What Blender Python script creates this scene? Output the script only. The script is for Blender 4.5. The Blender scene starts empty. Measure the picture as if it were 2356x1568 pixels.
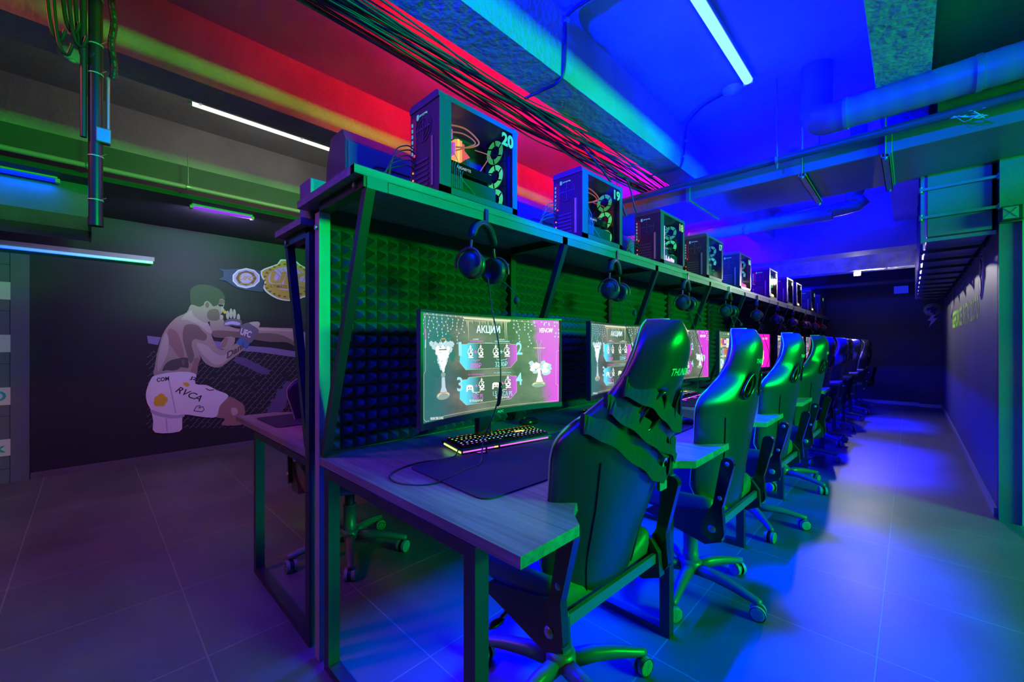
import bpy, bmesh, math, random
from mathutils import Vector, Matrix
random.seed(7)
PI = math.pi
SC = bpy.context.scene
COL = SC.collection

# ------------------------------------------------------------------ camera
CAM_H = 1.17
FPX = 945.0
cd = bpy.data.cameras.new('camera')
cam = bpy.data.objects.new('camera', cd)
COL.objects.link(cam)
cd.sensor_width = 36.0
cd.lens = 36.0 * FPX / 2356.0
cd.shift_y = 6.0 / 2356.0
cd.clip_start = 0.05
cam.location = (0, 0, CAM_H)
YAW = math.atan(917.0 / 945.0)
cam.rotation_euler = (PI / 2, 0, YAW)
SC.camera = cam
FWD = (-math.sin(YAW), math.cos(YAW))
RGT = (math.cos(YAW), math.sin(YAW))

# ------------------------------------------------------------------ world / exposure
w = bpy.data.worlds.new('world')
SC.world = w
w.use_nodes = True
w.node_tree.nodes['Background'].inputs[0].default_value = (0.25, 0.3, 0.8, 1)
w.node_tree.nodes['Background'].inputs[1].default_value = 0.004
SC.view_settings.view_transform = 'Standard'
SC.view_settings.look = 'None'
SC.view_settings.gamma = 1.0
SC.view_settings.exposure = 0.0
SC.view_settings.use_curve_mapping = False

def area(name, loc, direction, sx, sy, color, energy, spread=PI, parent=None, up='Z'):
    ld = bpy.data.lights.new(name, 'AREA')
    ld.shape = 'RECTANGLE'
    ld.size = sx
    ld.size_y = sy
    ld.color = color
    ld.energy = energy
    ld.spread = spread
    o = bpy.data.objects.new(name, ld)
    COL.objects.link(o)
    o.location = loc
    # long side (size_y) follows the world y axis
    zz = -Vector(direction).normalized()
    yy = Vector((0, 1, 0)) - zz * zz.y
    yy.normalize()
    xx = yy.cross(zz)
    o.rotation_euler = Matrix((xx, yy, zz)).transposed().to_euler()
    if parent:
        o.parent = parent
    return o

# light settings of the room's lamps and the added blue lamps: colour, power
BLUE = (0.0, 0.0, 1.0)
GREEN = (0.0, 1.0, 0.04)
RED = (1.0, 0.0, 0.01)
P_BLUE = 115.0
P_GREEN = 360.0
P_RED = 170.0
P_WHITE = 3.0
P_FLOOD = 1050.0
P_UP = 420.0
P_UNDER = 480.0
P_SIDE = 40.0
P_SHELF = 420.0
P_VIOLET = 21.0

# ------------------------------------------------------------------ helpers
MATS = {}
def nd(nt, t, **kw):
    n = nt.nodes.new(t)
    for k, v in kw.items():
        setattr(n, k, v)
    return n

def mat(name, color=(0.5, 0.5, 0.5), rough=0.5, metal=0.0, emit=None, es=1.0, noise=None, bump=None, spec=0.5, coat=0.0):
    if name in MATS:
        return MATS[name]
    m = bpy.data.materials.new(name)
    m.use_nodes = True
    nt = m.node_tree
    b = nt.nodes['Principled BSDF']
    b.inputs['Base Color'].default_value = (*color, 1)
    b.inputs['Roughness'].default_value = rough
    b.inputs['Metallic'].default_value = metal
    b.inputs['Specular IOR Level'].default_value = spec
    if coat:
        b.inputs['Coat Weight'].default_value = coat
    if emit:
        b.inputs['Emission Color'].default_value = (*emit, 1)
        b.inputs['Emission Strength'].default_value = es
    tc = None
    if noise or bump:
        tc = nd(nt, 'ShaderNodeTexCoord')
    if noise:
        sc, amt = noise[0], noise[1]
        mp = nd(nt, 'ShaderNodeMapping')
        if len(noise) > 2:
            mp.inputs['Scale'].default_value = noise[2]
        nt.links.new(tc.outputs['Object'], mp.inputs[0])
        n = nd(nt, 'ShaderNodeTexNoise')
        n.inputs['Scale'].default_value = sc
        n.inputs['Detail'].default_value = 5
        nt.links.new(mp.outputs[0], n.inputs['Vector'])
        r = nd(nt, 'ShaderNodeMapRange')
        r.inputs[1].default_value = 0.25
        r.inputs[2].default_value = 0.75
        r.inputs[3].default_value = 1 - amt
        r.inputs[4].default_value = 1 + amt
        nt.links.new(n.outputs[0], r.inputs[0])
        mx = nd(nt, 'ShaderNodeMix', data_type='RGBA', blend_type='MULTIPLY')
        mx.inputs[0].default_value = 1
        mx.inputs[6].default_value = (*color, 1)
        nt.links.new(r.outputs[0], mx.inputs[7])
        nt.links.new(mx.outputs[2], b.inputs['Base Color'])
    if bump:
        n2 = nd(nt, 'ShaderNodeTexNoise')
        n2.inputs['Scale'].default_value = bump[0]
        n2.inputs['Detail'].default_value = 4
        nt.links.new(tc.outputs['Object'], n2.inputs['Vector'])
        bp = nd(nt, 'ShaderNodeBump')
        bp.inputs['Strength'].default_value = bump[1]
        bp.inputs['Distance'].default_value = bump[2] if len(bump) > 2 else 0.01
        nt.links.new(n2.outputs[0], bp.inputs['Height'])
        nt.links.new(bp.outputs[0], b.inputs['Normal'])
    MATS[name] = m
    return m

def emat(name, color, s=1.0):
    return mat(name, (0.02, 0.02, 0.02), 0.5, emit=color, es=s)

def wood(name, axis, c1, c2, edge=False):
    m = bpy.data.materials.new(name)
    m.use_nodes = True
    nt = m.node_tree
    b = nt.nodes['Principled BSDF']
    tc = nd(nt, 'ShaderNodeTexCoord')
    mp = nd(nt, 'ShaderNodeMapping')
    s = {'x': (1.6, 42, 42), 'y': (42, 1.6, 42)}[axis]
    mp.inputs['Scale'].default_value = s
    nt.links.new(tc.outputs['Object'], mp.inputs[0])
    n = nd(nt, 'ShaderNodeTexNoise')
    n.inputs['Scale'].default_value = 1.0
    n.inputs['Detail'].default_value = 8
    n.inputs['Roughness'].default_value = 0.65
    n.inputs['Distortion'].default_value = 0.6
    nt.links.new(mp.outputs[0], n.inputs['Vector'])
    mp2 = nd(nt, 'ShaderNodeMapping')
    s2 = {'x': (1.2, 7, 7), 'y': (7, 1.2, 7)}[axis]
    mp2.inputs['Scale'].default_value = s2
    nt.links.new(tc.outputs['Object'], mp2.inputs[0])
    n2 = nd(nt, 'ShaderNodeTexNoise')
    n2.inputs['Scale'].default_value = 1.0
    n2.inputs['Detail'].default_value = 3
    nt.links.new(mp2.outputs[0], n2.inputs['Vector'])
    ad = nd(nt, 'ShaderNodeMath', operation='MULTIPLY_ADD')
    ad.inputs[1].default_value = 0.6
    nt.links.new(n.outputs[0], ad.inputs[0])
    m3 = nd(nt, 'ShaderNodeMath', operation='MULTIPLY')
    m3.inputs[1].default_value = 0.4
    nt.links.new(n2.outputs[0], m3.inputs[0])
    nt.links.new(m3.outputs[0], ad.inputs[2])
    cr = nd(nt, 'ShaderNodeValToRGB')
    cr.color_ramp.elements[0].position = 0.36
    cr.color_ramp.elements[0].color = (*c1, 1)
    cr.color_ramp.elements[1].position = 0.62
    cr.color_ramp.elements[1].color = (*c2, 1)
    nt.links.new(ad.outputs[0], cr.inputs[0])
    nt.links.new(cr.outputs[0], b.inputs['Base Color'])
    b.inputs['Roughness'].default_value = 0.42
    bp = nd(nt, 'ShaderNodeBump')
    bp.inputs['Strength'].default_value = 0.25
    bp.inputs['Distance'].default_value = 0.002
    nt.links.new(n.outputs[0], bp.inputs['Height'])
    nt.links.new(bp.outputs[0], b.inputs['Normal'])
    return m

def pts_circle(c, r, n, ax, ay):
    return [c + ax * (r * math.cos(2 * PI * i / n)) + ay * (r * math.sin(2 * PI * i / n)) for i in range(n)]

def frame_of(d):
    d = Vector(d).normalized()
    a = Vector((0, 0, 1)) if abs(d.z) < 0.9 else Vector((1, 0, 0))
    x = d.cross(a).normalized()
    y = x.cross(d).normalized()
    return x, y

class MB:
    def __init__(s):
        s.v = []
        s.f = []
        s.mi = []
        s.uv = {}
        s.sm = []
    def add(s, vs, fs, m=0, smooth=False):
        o = len(s.v)
        s.v += [tuple(v) for v in vs]
        for f in fs:
            s.f.append([i + o for i in f])
            s.mi.append(m)
            s.sm.append(smooth)
        return s
    def box(s, x0, x1, y0, y1, z0, z1, m=0):
        vs = [(x, y, z) for z in (z0, z1) for y in (y0, y1) for x in (x0, x1)]
        return s.add(vs, [(0, 2, 3, 1), (4, 5, 7, 6), (0, 1, 5, 4), (2, 6, 7, 3), (0, 4, 6, 2), (1, 3, 7, 5)], m)
    def bbox(s, x0, x1, y0, y1, z0, z1, b=0.004, m=0):
        # box with bevelled edges
        bm = bmesh.new()
        bmesh.ops.create_cube(bm, size=1.0)
        for v in bm.verts:
            v.co = Vector(((x0 + x1) / 2 + v.co.x * (x1 - x0), (y0 + y1) / 2 + v.co.y * (y1 - y0), (z0 + z1) / 2 + v.co.z * (z1 - z0)))
        bmesh.ops.bevel(bm, geom=list(bm.edges), offset=b, segments=2, affect='EDGES', profile=0.5)
        bm.verts.index_update()
        s.add([v.co for v in bm.verts], [[v.index for v in f.verts] for f in bm.faces], m)
        bm.free()
        return s
    def beam(s, p, q, w, h, m=0, up=None):
        p = Vector(p); q = Vector(q)
        d = (q - p).normalized()
        if up is None:
            x, y = frame_of(d)
        else:
            x = d.cross(Vector(up)).normalized(); y = x.cross(d).normalized()
        vs = []
        for c in (p, q):
            for a, b_ in ((-1, -1), (1, -1), (1, 1), (-1, 1)):
                vs.append(c + x * (a * w / 2) + y * (b_ * h / 2))
        return s.add(vs, [(3, 2, 1, 0), (4, 5, 6, 7), (0, 1, 5, 4), (1, 2, 6, 5), (2, 3, 7, 6), (3, 0, 4, 7)], m)
    def cyl(s, p, q, r, r2=None, n=20, m=0, caps=True):
        p = Vector(p); q = Vector(q)
        r2 = r if r2 is None else r2
        x, y = frame_of(q - p)
        vs = pts_circle(p, r, n, x, y) + pts_circle(q, r2, n, x, y)
        s.add(vs, [(i, (i + 1) % n, n + (i + 1) % n, n + i) for i in range(n)], m, True)
        if caps:
            s.add(vs[:n], [list(range(n))[::-1]], m)
            s.add(vs[n:], [list(range(n))], m)
        return s
    def tube(s, pts, r, n=8, m=0, caps=True, closed=False):
        P = [Vector(p) for p in pts]
        N = len(P)
        rr = r if isinstance(r, (list, tuple)) else [r] * N
        vs = []
        px = None
        for i, p in enumerate(P):
            if closed:
                d = P[(i + 1) % N] - P[i - 1]
            else:
                d = P[min(i + 1, N - 1)] - P[max(i - 1, 0)]
            if d.length < 1e-9:
                d = Vector((0, 0, 1))
            d.normalize()
            if px is None:
                px, _ = frame_of(d)
            else:
                px = (px - d * px.dot(d))
                if px.length < 1e-6:
                    px, _ = frame_of(d)
                px.normalize()
            py = d.cross(px)
            vs += pts_circle(p, rr[i], n, px, py)
        fs = []
        K = N if closed else N - 1
        for i in range(K):
            j = (i + 1) % N
            for k in range(n):
                fs.append((i * n + k, i * n + (k + 1) % n, j * n + (k + 1) % n, j * n + k))
        s.add(vs, fs, m, True)
        if caps and not closed:
            s.add(vs[:n], [list(range(n))[::-1]], m)
            s.add(vs[-n:], [list(range(n))], m)
        return s
    def lathe(s, prof, c=(0, 0, 0), n=24, m=0, axis='z'):
        vs = []
        for r, z in prof:
            for i in range(n):
                a = 2 * PI * i / n
                if axis == 'z':
                    vs.append((c[0] + r * math.cos(a), c[1] + r * math.sin(a), c[2] + z))
                elif axis == 'y':
                    vs.append((c[0] + r * math.cos(a), c[1] + z, c[2] + r * math.sin(a)))
                else:
                    vs.append((c[0] + z, c[1] + r * math.cos(a), c[2] + r * math.sin(a)))
        fs = []
        for i in range(len(prof) - 1):
            for k in range(n):
                fs.append((i * n + k, i * n + (k + 1) % n, (i + 1) * n + (k + 1) % n, (i + 1) * n + k))
        return s.add(vs, fs, m, True)
    def sphere(s, c, r, n=12, m=0, sc=(1, 1, 1)):
        prof = [(math.sin(PI * i / n) * r, -math.cos(PI * i / n) * r) for i in range(n + 1)]
        o = len(s.v)
        s.lathe(prof, (0, 0, 0), n * 2, m)
        for i in range(o, len(s.v)):
            x, y, z = s.v[i]
            s.v[i] = (c[0] + x * sc[0], c[1] + y * sc[1], c[2] + z * sc[2])
        return s
    def prism(s, poly, z0, z1, m=0, ax='z', ms=None):
        # poly: 2D outline; extruded along ax
        def P(a, b, c):
            return {'z': (a, b, c), 'y': (a, c, b), 'x': (c, a, b)}[ax]
        n = len(poly)
        vs = [P(a, b, z0) for a, b in poly] + [P(a, b, z1) for a, b in poly]
        s.add(vs, [list(range(n))[::-1], [n + i for i in range(n)]], m)
        s.add(vs, [(i, (i + 1) % n, n + (i + 1) % n, n + i) for i in range(n)], m if ms is None else ms)
        return s
    def xf(s, M, start=0):
        for i in range(start, len(s.v)):
            s.v[i] = tuple(M @ Vector(s.v[i]))
        return s
    def build(s, name, mats, parent=None, loc=None, fix=True):
        me = bpy.data.meshes.new(name)
        me.from_pydata(s.v, [], s.f)
        if not isinstance(mats, (list, tuple)):
            mats = [mats]
        for mm in mats:
            me.materials.append(mm)
        me.polygons.foreach_set('material_index', s.mi)
        me.polygons.foreach_set('use_smooth', s.sm)
        if fix:
            bm = bmesh.new()
            bm.from_mesh(me)
            bmesh.ops.recalc_face_normals(bm, faces=bm.faces)
            bm.to_mesh(me)
            bm.free()
        me.update()
        o = bpy.data.objects.new(name, me)
        COL.objects.link(o)
        if parent:
            o.parent = parent
        if loc:
            o.location = loc
        return o

def tag(o, label=None, cat=None, group=None, kind=None):
    if label: o['label'] = label
    if cat: o['category'] = cat
    if group: o['group'] = group
    if kind: o['kind'] = kind
    return o

def thing(name, loc, rz=0.0, label=None, cat=None, group=None):
    o = bpy.data.objects.new(name, None)
    o.empty_display_size = 0.1
    COL.objects.link(o)
    o.location = loc
    o.rotation_euler = (0, 0, rz)
    return tag(o, label, cat, group)

def dup(root, loc, rz=0.0, label=None, group=None):
    r = root.copy()
    COL.objects.link(r)
    r.location = loc
    r.rotation_euler = (0, 0, rz)
    if label: r['label'] = label
    if group: r['group'] = group
    for ch in [c for c in CHILDREN(root)]:
        c = ch.copy()
        COL.objects.link(c)
        c.parent = r
        for g in CHILDREN(ch):
            d = g.copy()
            COL.objects.link(d)
            d.parent = c
    return r

def CHILDREN(o):
    return list(o.children)

def subsurf_bake(o, lv=2):
    md = o.modifiers.new('s', 'SUBSURF')
    md.levels = lv
    md.render_levels = lv
    dg = bpy.context.evaluated_depsgraph_get()
    me = bpy.data.meshes.new_from_object(o.evaluated_get(dg))
    o.modifiers.clear()
    old = o.data
    nm = old.name
    o.data = me
    bpy.data.meshes.remove(old)
    me.name = nm
    me.polygons.foreach_set('use_smooth', [True] * len(me.polygons))
    return o

_TX = {}
def text2d(body, bold=0.0, shear=0.0, space=1.0):
    key = (body, bold, shear, space)
    if key in _TX:
        return _TX[key]
    c = bpy.data.curves.new('t', 'FONT')
    c.body = body
    c.size = 1
    c.resolution_u = 3
    c.offset = bold
    c.shear = shear
    c.space_character = space
    o = bpy.data.objects.new('t', c)
    COL.objects.link(o)
    dg = bpy.context.evaluated_depsgraph_get()
    me = bpy.data.meshes.new_from_object(o.evaluated_get(dg))
    vs = [(v.co.x, v.co.y) for v in me.vertices]
    fs = [list(p.vertices) for p in me.polygons]
    bpy.data.objects.remove(o)
    bpy.data.curves.remove(c)
    bpy.data.meshes.remove(me)
    x0 = min(v[0] for v in vs); x1 = max(v[0] for v in vs)
    y0 = min(v[1] for v in vs); y1 = max(v[1] for v in vs)
    vs = [((x - x0) / (x1 - x0), (y - y0) / (y1 - y0)) for x, y in vs]
    _TX[key] = (vs, fs)
    return _TX[key]

def put_text(mb, body, o, ux, uy, m=0, bold=0.0, shear=0.0, space=1.0):
    """text filling the box o, o+ux, o+uy (3D vectors)"""
    vs, fs = text2d(body, bold, shear, space)
    o = Vector(o); ux = Vector(ux); uy = Vector(uy)
    mb.add([o + ux * a + uy * b for a, b in vs], fs, m)

def smooth_path(pts, n=6):
    P = [Vector(p) for p in pts]
    out = []
    for i in range(len(P) - 1):
        p0 = P[max(i - 1, 0)]; p1 = P[i]; p2 = P[i + 1]; p3 = P[min(i + 2, len(P) - 1)]
        for k in range(n):
            t = k / n
            out.append(0.5 * ((2 * p1) + (p2 - p0) * t + (2 * p0 - 5 * p1 + 4 * p2 - p3) * t * t + (3 * p1 - p0 - 3 * p2 + p3) * t ** 3))
    out.append(P[-1])
    return out

# ------------------------------------------------------------------ materials
M_CEIL = mat('ceiling_paint', (0.36, 0.36, 0.37), 0.75, noise=(1.3, 0.25), bump=(18, 0.5, 0.01))
M_BEAM = mat('beam_concrete', (0.34, 0.34, 0.33), 0.7, noise=(2.0, 0.3), bump=(26, 0.7, 0.012))
M_WALLL = mat('wall_paint_dark', (0.018, 0.019, 0.021), 0.6, noise=(1.5, 0.15))
M_WALLR = mat('wall_paint_charcoal', (0.085, 0.085, 0.09), 0.55, noise=(1.5, 0.12), bump=(40, 0.15, 0.004))
M_FARW = mat('wall_paint_black', (0.05, 0.05, 0.05), 0.6, noise=(2, 0.15))
M_COLUMN = mat('column_paint', (0.16, 0.16, 0.16), 0.6, noise=(3, 0.2), bump=(30, 0.4, 0.006))
M_STEEL = mat('black_steel', (0.022, 0.022, 0.026), 0.35, 0.0, noise=(8, 0.1), spec=0.6)
M_PIPE = mat('pipe_paint', (0.07, 0.07, 0.075), 0.4, noise=(6, 0.2))
M_DUCT = mat('duct_paint', (0.2, 0.2, 0.205), 0.38, 0.2, noise=(3, 0.15))
M_GALV = mat('galvanised_steel', (0.30, 0.31, 0.32), 0.36, 0.6, noise=(9, 0.2))
M_WOOD = wood('ash_laminate', 'x', (0.10, 0.095, 0.075), (0.33, 0.32, 0.23))
M_WOODY = wood('ash_laminate_shelf', 'y', (0.09, 0.085, 0.08), (0.27, 0.26, 0.24))
M_FOAM = mat('acoustic_foam', (0.075, 0.075, 0.08), 0.9, noise=(120, 0.15))
M_BOARD = mat('black_board', (0.03, 0.03, 0.03), 0.7)
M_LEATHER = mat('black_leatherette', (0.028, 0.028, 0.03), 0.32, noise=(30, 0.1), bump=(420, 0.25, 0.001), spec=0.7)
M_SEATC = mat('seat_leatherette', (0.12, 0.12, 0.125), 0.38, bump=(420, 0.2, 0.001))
M_PIPING = mat('grey_piping', (0.55, 0.55, 0.55), 0.4)
M_GLOSS = mat('gloss_black_plastic', (0.012, 0.012, 0.013), 0.12, spec=0.8)
M_PLAST = mat('black_plastic', (0.035, 0.035, 0.037), 0.35)
M_BASEM = mat('painted_base', (0.13, 0.135, 0.14), 0.35, 0.2)
M_CAST = mat('caster_grey', (0.22, 0.25, 0.27), 0.4)
M_LOGO = mat('pale_lettering', (0.85, 0.9, 0.8), 0.4)
M_PAD = mat('desk_mat_cloth', (0.028, 0.028, 0.03), 0.75, bump=(600, 0.2, 0.001))
M_CABLE = mat('cable_rubber', (0.035, 0.035, 0.04), 0.4)
M_STRAP = mat('black_webbing', (0.03, 0.03, 0.03), 0.8, bump=(900, 0.3, 0.001))
M_REDM = mat('red_anodised', (0.85, 0.04, 0.05), 0.35, 0.0)
M_SILV = mat('silver_metal', (0.5, 0.5, 0.52), 0.3, 0.7)
M_HDR = mat('headset_plastic', (0.045, 0.05, 0.05), 0.32)
M_CASE = mat('case_steel', (0.09, 0.09, 0.10), 0.35)
M_WHITEP = mat('white_plastic', (0.6, 0.6, 0.6), 0.4)

def glass_mat():
    m = bpy.data.materials.new('tinted_glass')
    m.use_nodes = True
    nt = m.node_tree
    nt.nodes.clear()
    out = nd(nt, 'ShaderNodeOutputMaterial')
    tr = nd(nt, 'ShaderNodeBsdfTransparent')
    tr.inputs[0].default_value = (0.75, 0.77, 0.8, 1)
    gl = nd(nt, 'ShaderNodeBsdfGlossy')
    gl.inputs['Roughness'].default_value = 0.05
    gl.inputs[0].default_value = (0.9, 0.9, 0.9, 1)
    fr = nd(nt, 'ShaderNodeLayerWeight')
    fr.inputs[0].default_value = 0.18
    mx = nd(nt, 'ShaderNodeMixShader')
    nt.links.new(fr.outputs[0], mx.inputs[0])
    nt.links.new(tr.outputs[0], mx.inputs[1])
    nt.links.new(gl.outputs[0], mx.inputs[2])
    nt.links.new(mx.outputs[0], out.inputs[0])
    return m
M_GLASS = glass_mat()

def floor_mat():
    m = bpy.data.materials.new('stone_floor_tiles')
    m.use_nodes = True
    nt = m.node_tree
    b = nt.nodes['Principled BSDF']
    tc = nd(nt, 'ShaderNodeTexCoord')
    mp = nd(nt, 'ShaderNodeMapping')
    mp.inputs['Location'].default_value = (2.49 + 0.6 * 20, -0.31 + 0.58 * 20, 0)
    nt.links.new(tc.outputs['Object'], mp.inputs[0])
    bk = nd(nt, 'ShaderNodeTexBrick')
    bk.offset = 0.0
    bk.squash = 1.0
    bk.inputs['Color1'].default_value = (0.075, 0.075, 0.077, 1)
    bk.inputs['Color2'].default_value = (0.092, 0.09, 0.088, 1)
    bk.inputs['Mortar'].default_value = (0.17, 0.165, 0.16, 1)
    bk.inputs['Scale'].default_value = 1.0
    bk.inputs['Mortar Size'].default_value = 0.0032
    bk.inputs['Mortar Smooth'].default_value = 0.2
    bk.inputs['Brick Width'].default_value = 0.6
    bk.inputs['Row Height'].default_value = 0.58
    nt.links.new(mp.outputs[0], bk.inputs['Vector'])
    n = nd(nt, 'ShaderNodeTexNoise')
    n.inputs['Scale'].default_value = 2.2
    n.inputs['Detail'].default_value = 7
    nt.links.new(tc.outputs['Object'], n.inputs['Vector'])
    r = nd(nt, 'ShaderNodeMapRange')
    r.inputs[1].default_value = 0.3
    r.inputs[2].default_value = 0.7
    r.inputs[3].default_value = 0.75
    r.inputs[4].default_value = 1.25
    nt.links.new(n.outputs[0], r.inputs[0])
    mx = nd(nt, 'ShaderNodeMix', data_type='RGBA', blend_type='MULTIPLY')
    mx.inputs[0].default_value = 1
    nt.links.new(bk.outputs[0], mx.inputs[6])
    nt.links.new(r.outputs[0], mx.inputs[7])
    nt.links.new(mx.outputs[2], b.inputs['Base Color'])
    rr = nd(nt, 'ShaderNodeMapRange')
    rr.inputs[3].default_value = 0.34
    rr.inputs[4].default_value = 0.5
    nt.links.new(n.outputs[0], rr.inputs[0])
    nt.links.new(rr.outputs[0], b.inputs['Roughness'])
    bp = nd(nt, 'ShaderNodeBump')
    bp.inputs['Strength'].default_value = 0.5
    bp.inputs['Distance'].default_value = 0.002
    nt.links.new(bk.outputs['Fac'], bp.inputs['Height'])
    bp.invert = True
    nt.links.new(bp.outputs[0], b.inputs['Normal'])
    return m
M_FLOOR = floor_mat()

# ------------------------------------------------------------------ room shell
ZC = 3.05      # ceiling slab
ZB = 2.67      # underside of the beams
XL = -5.45     # left wall
XR = 0.42      # right wall of the aisle
YF = 10.85     # far wall
def struct(name, mb, m, **k):
    return tag(mb.build(name, m, **k), kind='structure')

struct('floor', MB().box(XL, 5.2, -4.2, YF, -0.05, 0.0), M_FLOOR)
struct('ceiling', MB().box(XL - .1, 5.3, -4.3, YF + .1, ZC, ZC + 0.1), M_CEIL)
struct('wall_left', MB().box(XL - .1, XL, -4.2, YF, 0, ZC), M_WALLL)
struct('wall_far', MB().box(XL, 0.116, YF, YF + .1, 0, ZC).box(0.116, XR + .1, YF - .12, YF + .1, 0, ZC), M_FARW)
struct('wall_right', MB().box(XR, XR + .1, 4.25, YF, 0, ZC), M_WALLR)
struct('wall_back', MB().box(XL, 5.2, -4.3, -4.2, 0, ZC), M_FARW)
struct('wall_side', MB().box(5.2, 5.3, -4.2, 4.3, 0, ZC), M_FARW)
mb = MB()
mb.box(XR, 0.515, 4.19, 4.27, 0, 1.96)
mb.box(XR, 5.2, 4.17, 4.27, 1.96, ZC)
mb.box(1.42, 5.2, 4.19, 4.27, 0, 1.96)
struct('wall_front', mb, M_COLUMN)
# door slab right beside the pilaster, narrow frame strip in front of it
mb = MB()
mb.box(0.515, 0.532, 4.17, 4.2, 0, 1.96)
mb.box(1.40, 1.42, 4.17, 4.2, 0, 1.96)
door = struct('door_1', MB().bbox(0.536, 1.40, 4.20, 4.24, 0.005, 1.95, 0.004), mat('door_paint', (0.07, 0.075, 0.07), 0.5, noise=(4, .1)))
mb.build('door_frame', mat('door_frame_metal', (0.35, 0.36, 0.34), 0.45), door)
MB().bbox(0.60, 0.72, 4.16, 4.18, 1.0, 1.02, 0.004).cyl((0.61, 4.20, 1.01), (0.61, 4.165, 1.01), 0.01).build('door_handle', M_SILV, door)

for i, (a, b_) in enumerate([(-4.75, -4.49), (-3.18, -2.93), (-1.641, -1.41), (-0.147, 0.083), (1.40, 1.63), (2.9, 3.13)]):
    struct('beam' if i == 0 else 'beam.%03d' % i, MB().box(a, b_, -4.2, 6.9 if a < 0.3 else 4.17, ZB, ZC + .02), M_BEAM)
struct('girder', MB().box(XL, XR, 6.9, 7.3, 2.36, ZC + .02), M_BEAM)
struct('girder.001', MB().box(XL, 0.10, 9.0, 9.3, 2.40, ZC + .02), mat('rough_concrete', (0.40, 0.39, 0.38), 0.75, noise=(5, 0.4), bump=(9, 1.0, 0.05)))
# baseboards
struct('baseboard_left', MB().box(XL, XL + .012, -0.35, YF, 0, 0.055), mat('baseboard_dark', (0.12, 0.12, 0.13), 0.35))
struct('baseboard_right', MB().box(XR - .015, XR, 4.27, YF - .12, 0, 0.06), mat('baseboard_grey', (0.2, 0.2, 0.22), 0.4))
struct('baseboard_far', MB().box(-5.3, 0.116, YF - .018, YF, 0.0, 0.06).box(0.1, XR - .015, YF - .135, YF - .12, 0, .06), mat('baseboard_white', (0.5, 0.49, 0.48), 0.4))

# ------------------------------------------------------------------ lamps
def tube_lamp(x, y0, y1, z, col_emit, es, light_col, energy, label, group=None, direction=(0, 0, -1), spread=PI, w=0.055, body=True, gname='tube_lamp'):
    ym = (y0 + y1) / 2
    t = thing(gname, (x, ym, z), 0, label, 'lamp', group)
    L = (y1 - y0) / 2
    d = Vector(direction).normalized()
    if body:
        MB().bbox(-w * 0.5, w * 0.5, -L, L, 0.012, 0.045, 0.004).build('housing', M_WHITEP, t)
    pr = []
    for i in range(9):
        a = PI + PI * i / 8
        pr.append((math.cos(a) * w * 0.42, 0.012 + math.sin(a) * 0.024))
    MB().prism(pr, -L + .01, L - .01, 0, 'y').build('diffuser', emat('lamp_%s' % '_'.join('%d' % int(c * 99) for c in col_emit), col_emit, es), t)
    for s_ in (-1, 1):
        MB().bbox(-w * 0.45, w * 0.45, s_ * L - .012, s_ * L + .012, -0.014, 0.014, 0.003).build('end_cap', M_WHITEP, t)
    if not body:
        for yb in (-L + .05, 0, L - .05):
            MB().box(-.004, .068, yb - .008, yb + .008, .002, .006).build('bracket', M_GALV, t)
    a = area('lamp_light', (0, 0, -0.02), direction, w, L * 1.9, light_col, energy, spread, t)
    return t

SPB = math.radians(22)
BD = (0.185, 0, -1)
tube_lamp(-0.82, 1.35, 3.24, ZC - .045, (0.30, 0.88, 1.0), 1.25, BLUE, P_BLUE, 'glowing pale cyan tube lamp on the blue ceiling above the chairs', spread=SPB, direction=BD, w=0.07)
tube_lamp(-0.82, 4.75, 6.4, ZC - .045, (0.1, 0.3, 1.0), 1.2, BLUE, P_BLUE * 1.0, 'blue tube lamp on the ceiling behind the flat duct', spread=SPB, direction=BD, w=0.07)
tube_lamp(-0.82, 7.6, 8.8, ZC - .045, (0.1, 0.3, 1.0), 1.2, BLUE, P_BLUE * 0.45, 'blue tube lamp on the ceiling between the two cross girders', spread=SPB, direction=BD, w=0.07)
# red tube fixed to the left flank of the cable beam
tube_lamp(-1.74, 1.1, 6.2, 2.86, (1.0, 0.05, 0.05), 2, RED, P_RED, 'long red tube lamp on the left side of the cable beam', direction=(-0.7, 0, 1), spread=math.radians(140), w=0.03)
# white strip hanging at the lower left edge of the second beam
tube_lamp(-3.25, 0.443, 1.75, 2.68, (1.0, 0.93, 0.80), 3.0, (1, 0.9, 0.78), P_WHITE, 'thin white glowing strip lamp along the lower edge of the concrete beam', direction=(-1, 0, 0.05), spread=math.radians(165), w=0.016, body=False, gname='strip_lamp')
tube_lamp(-4.4, 0.608, 1.06, 2.335, (0.32, 0.03, 0.9), 0.9, (0.50, 0.40, 1.0), P_VIOLET, 'short violet tube lamp under the dark ceiling box above the mural', direction=(-0.75, 0.1, -1), gname='tube_lamp')
tube_lamp(-4.4, -0.9, -0.155, 2.335, (0.0, 0.02, 1.0), 1.0, (0.0, 0.08, 1.0), 3.5, 'short blue tube lamp near the left wall above the rounded air unit')
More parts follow.
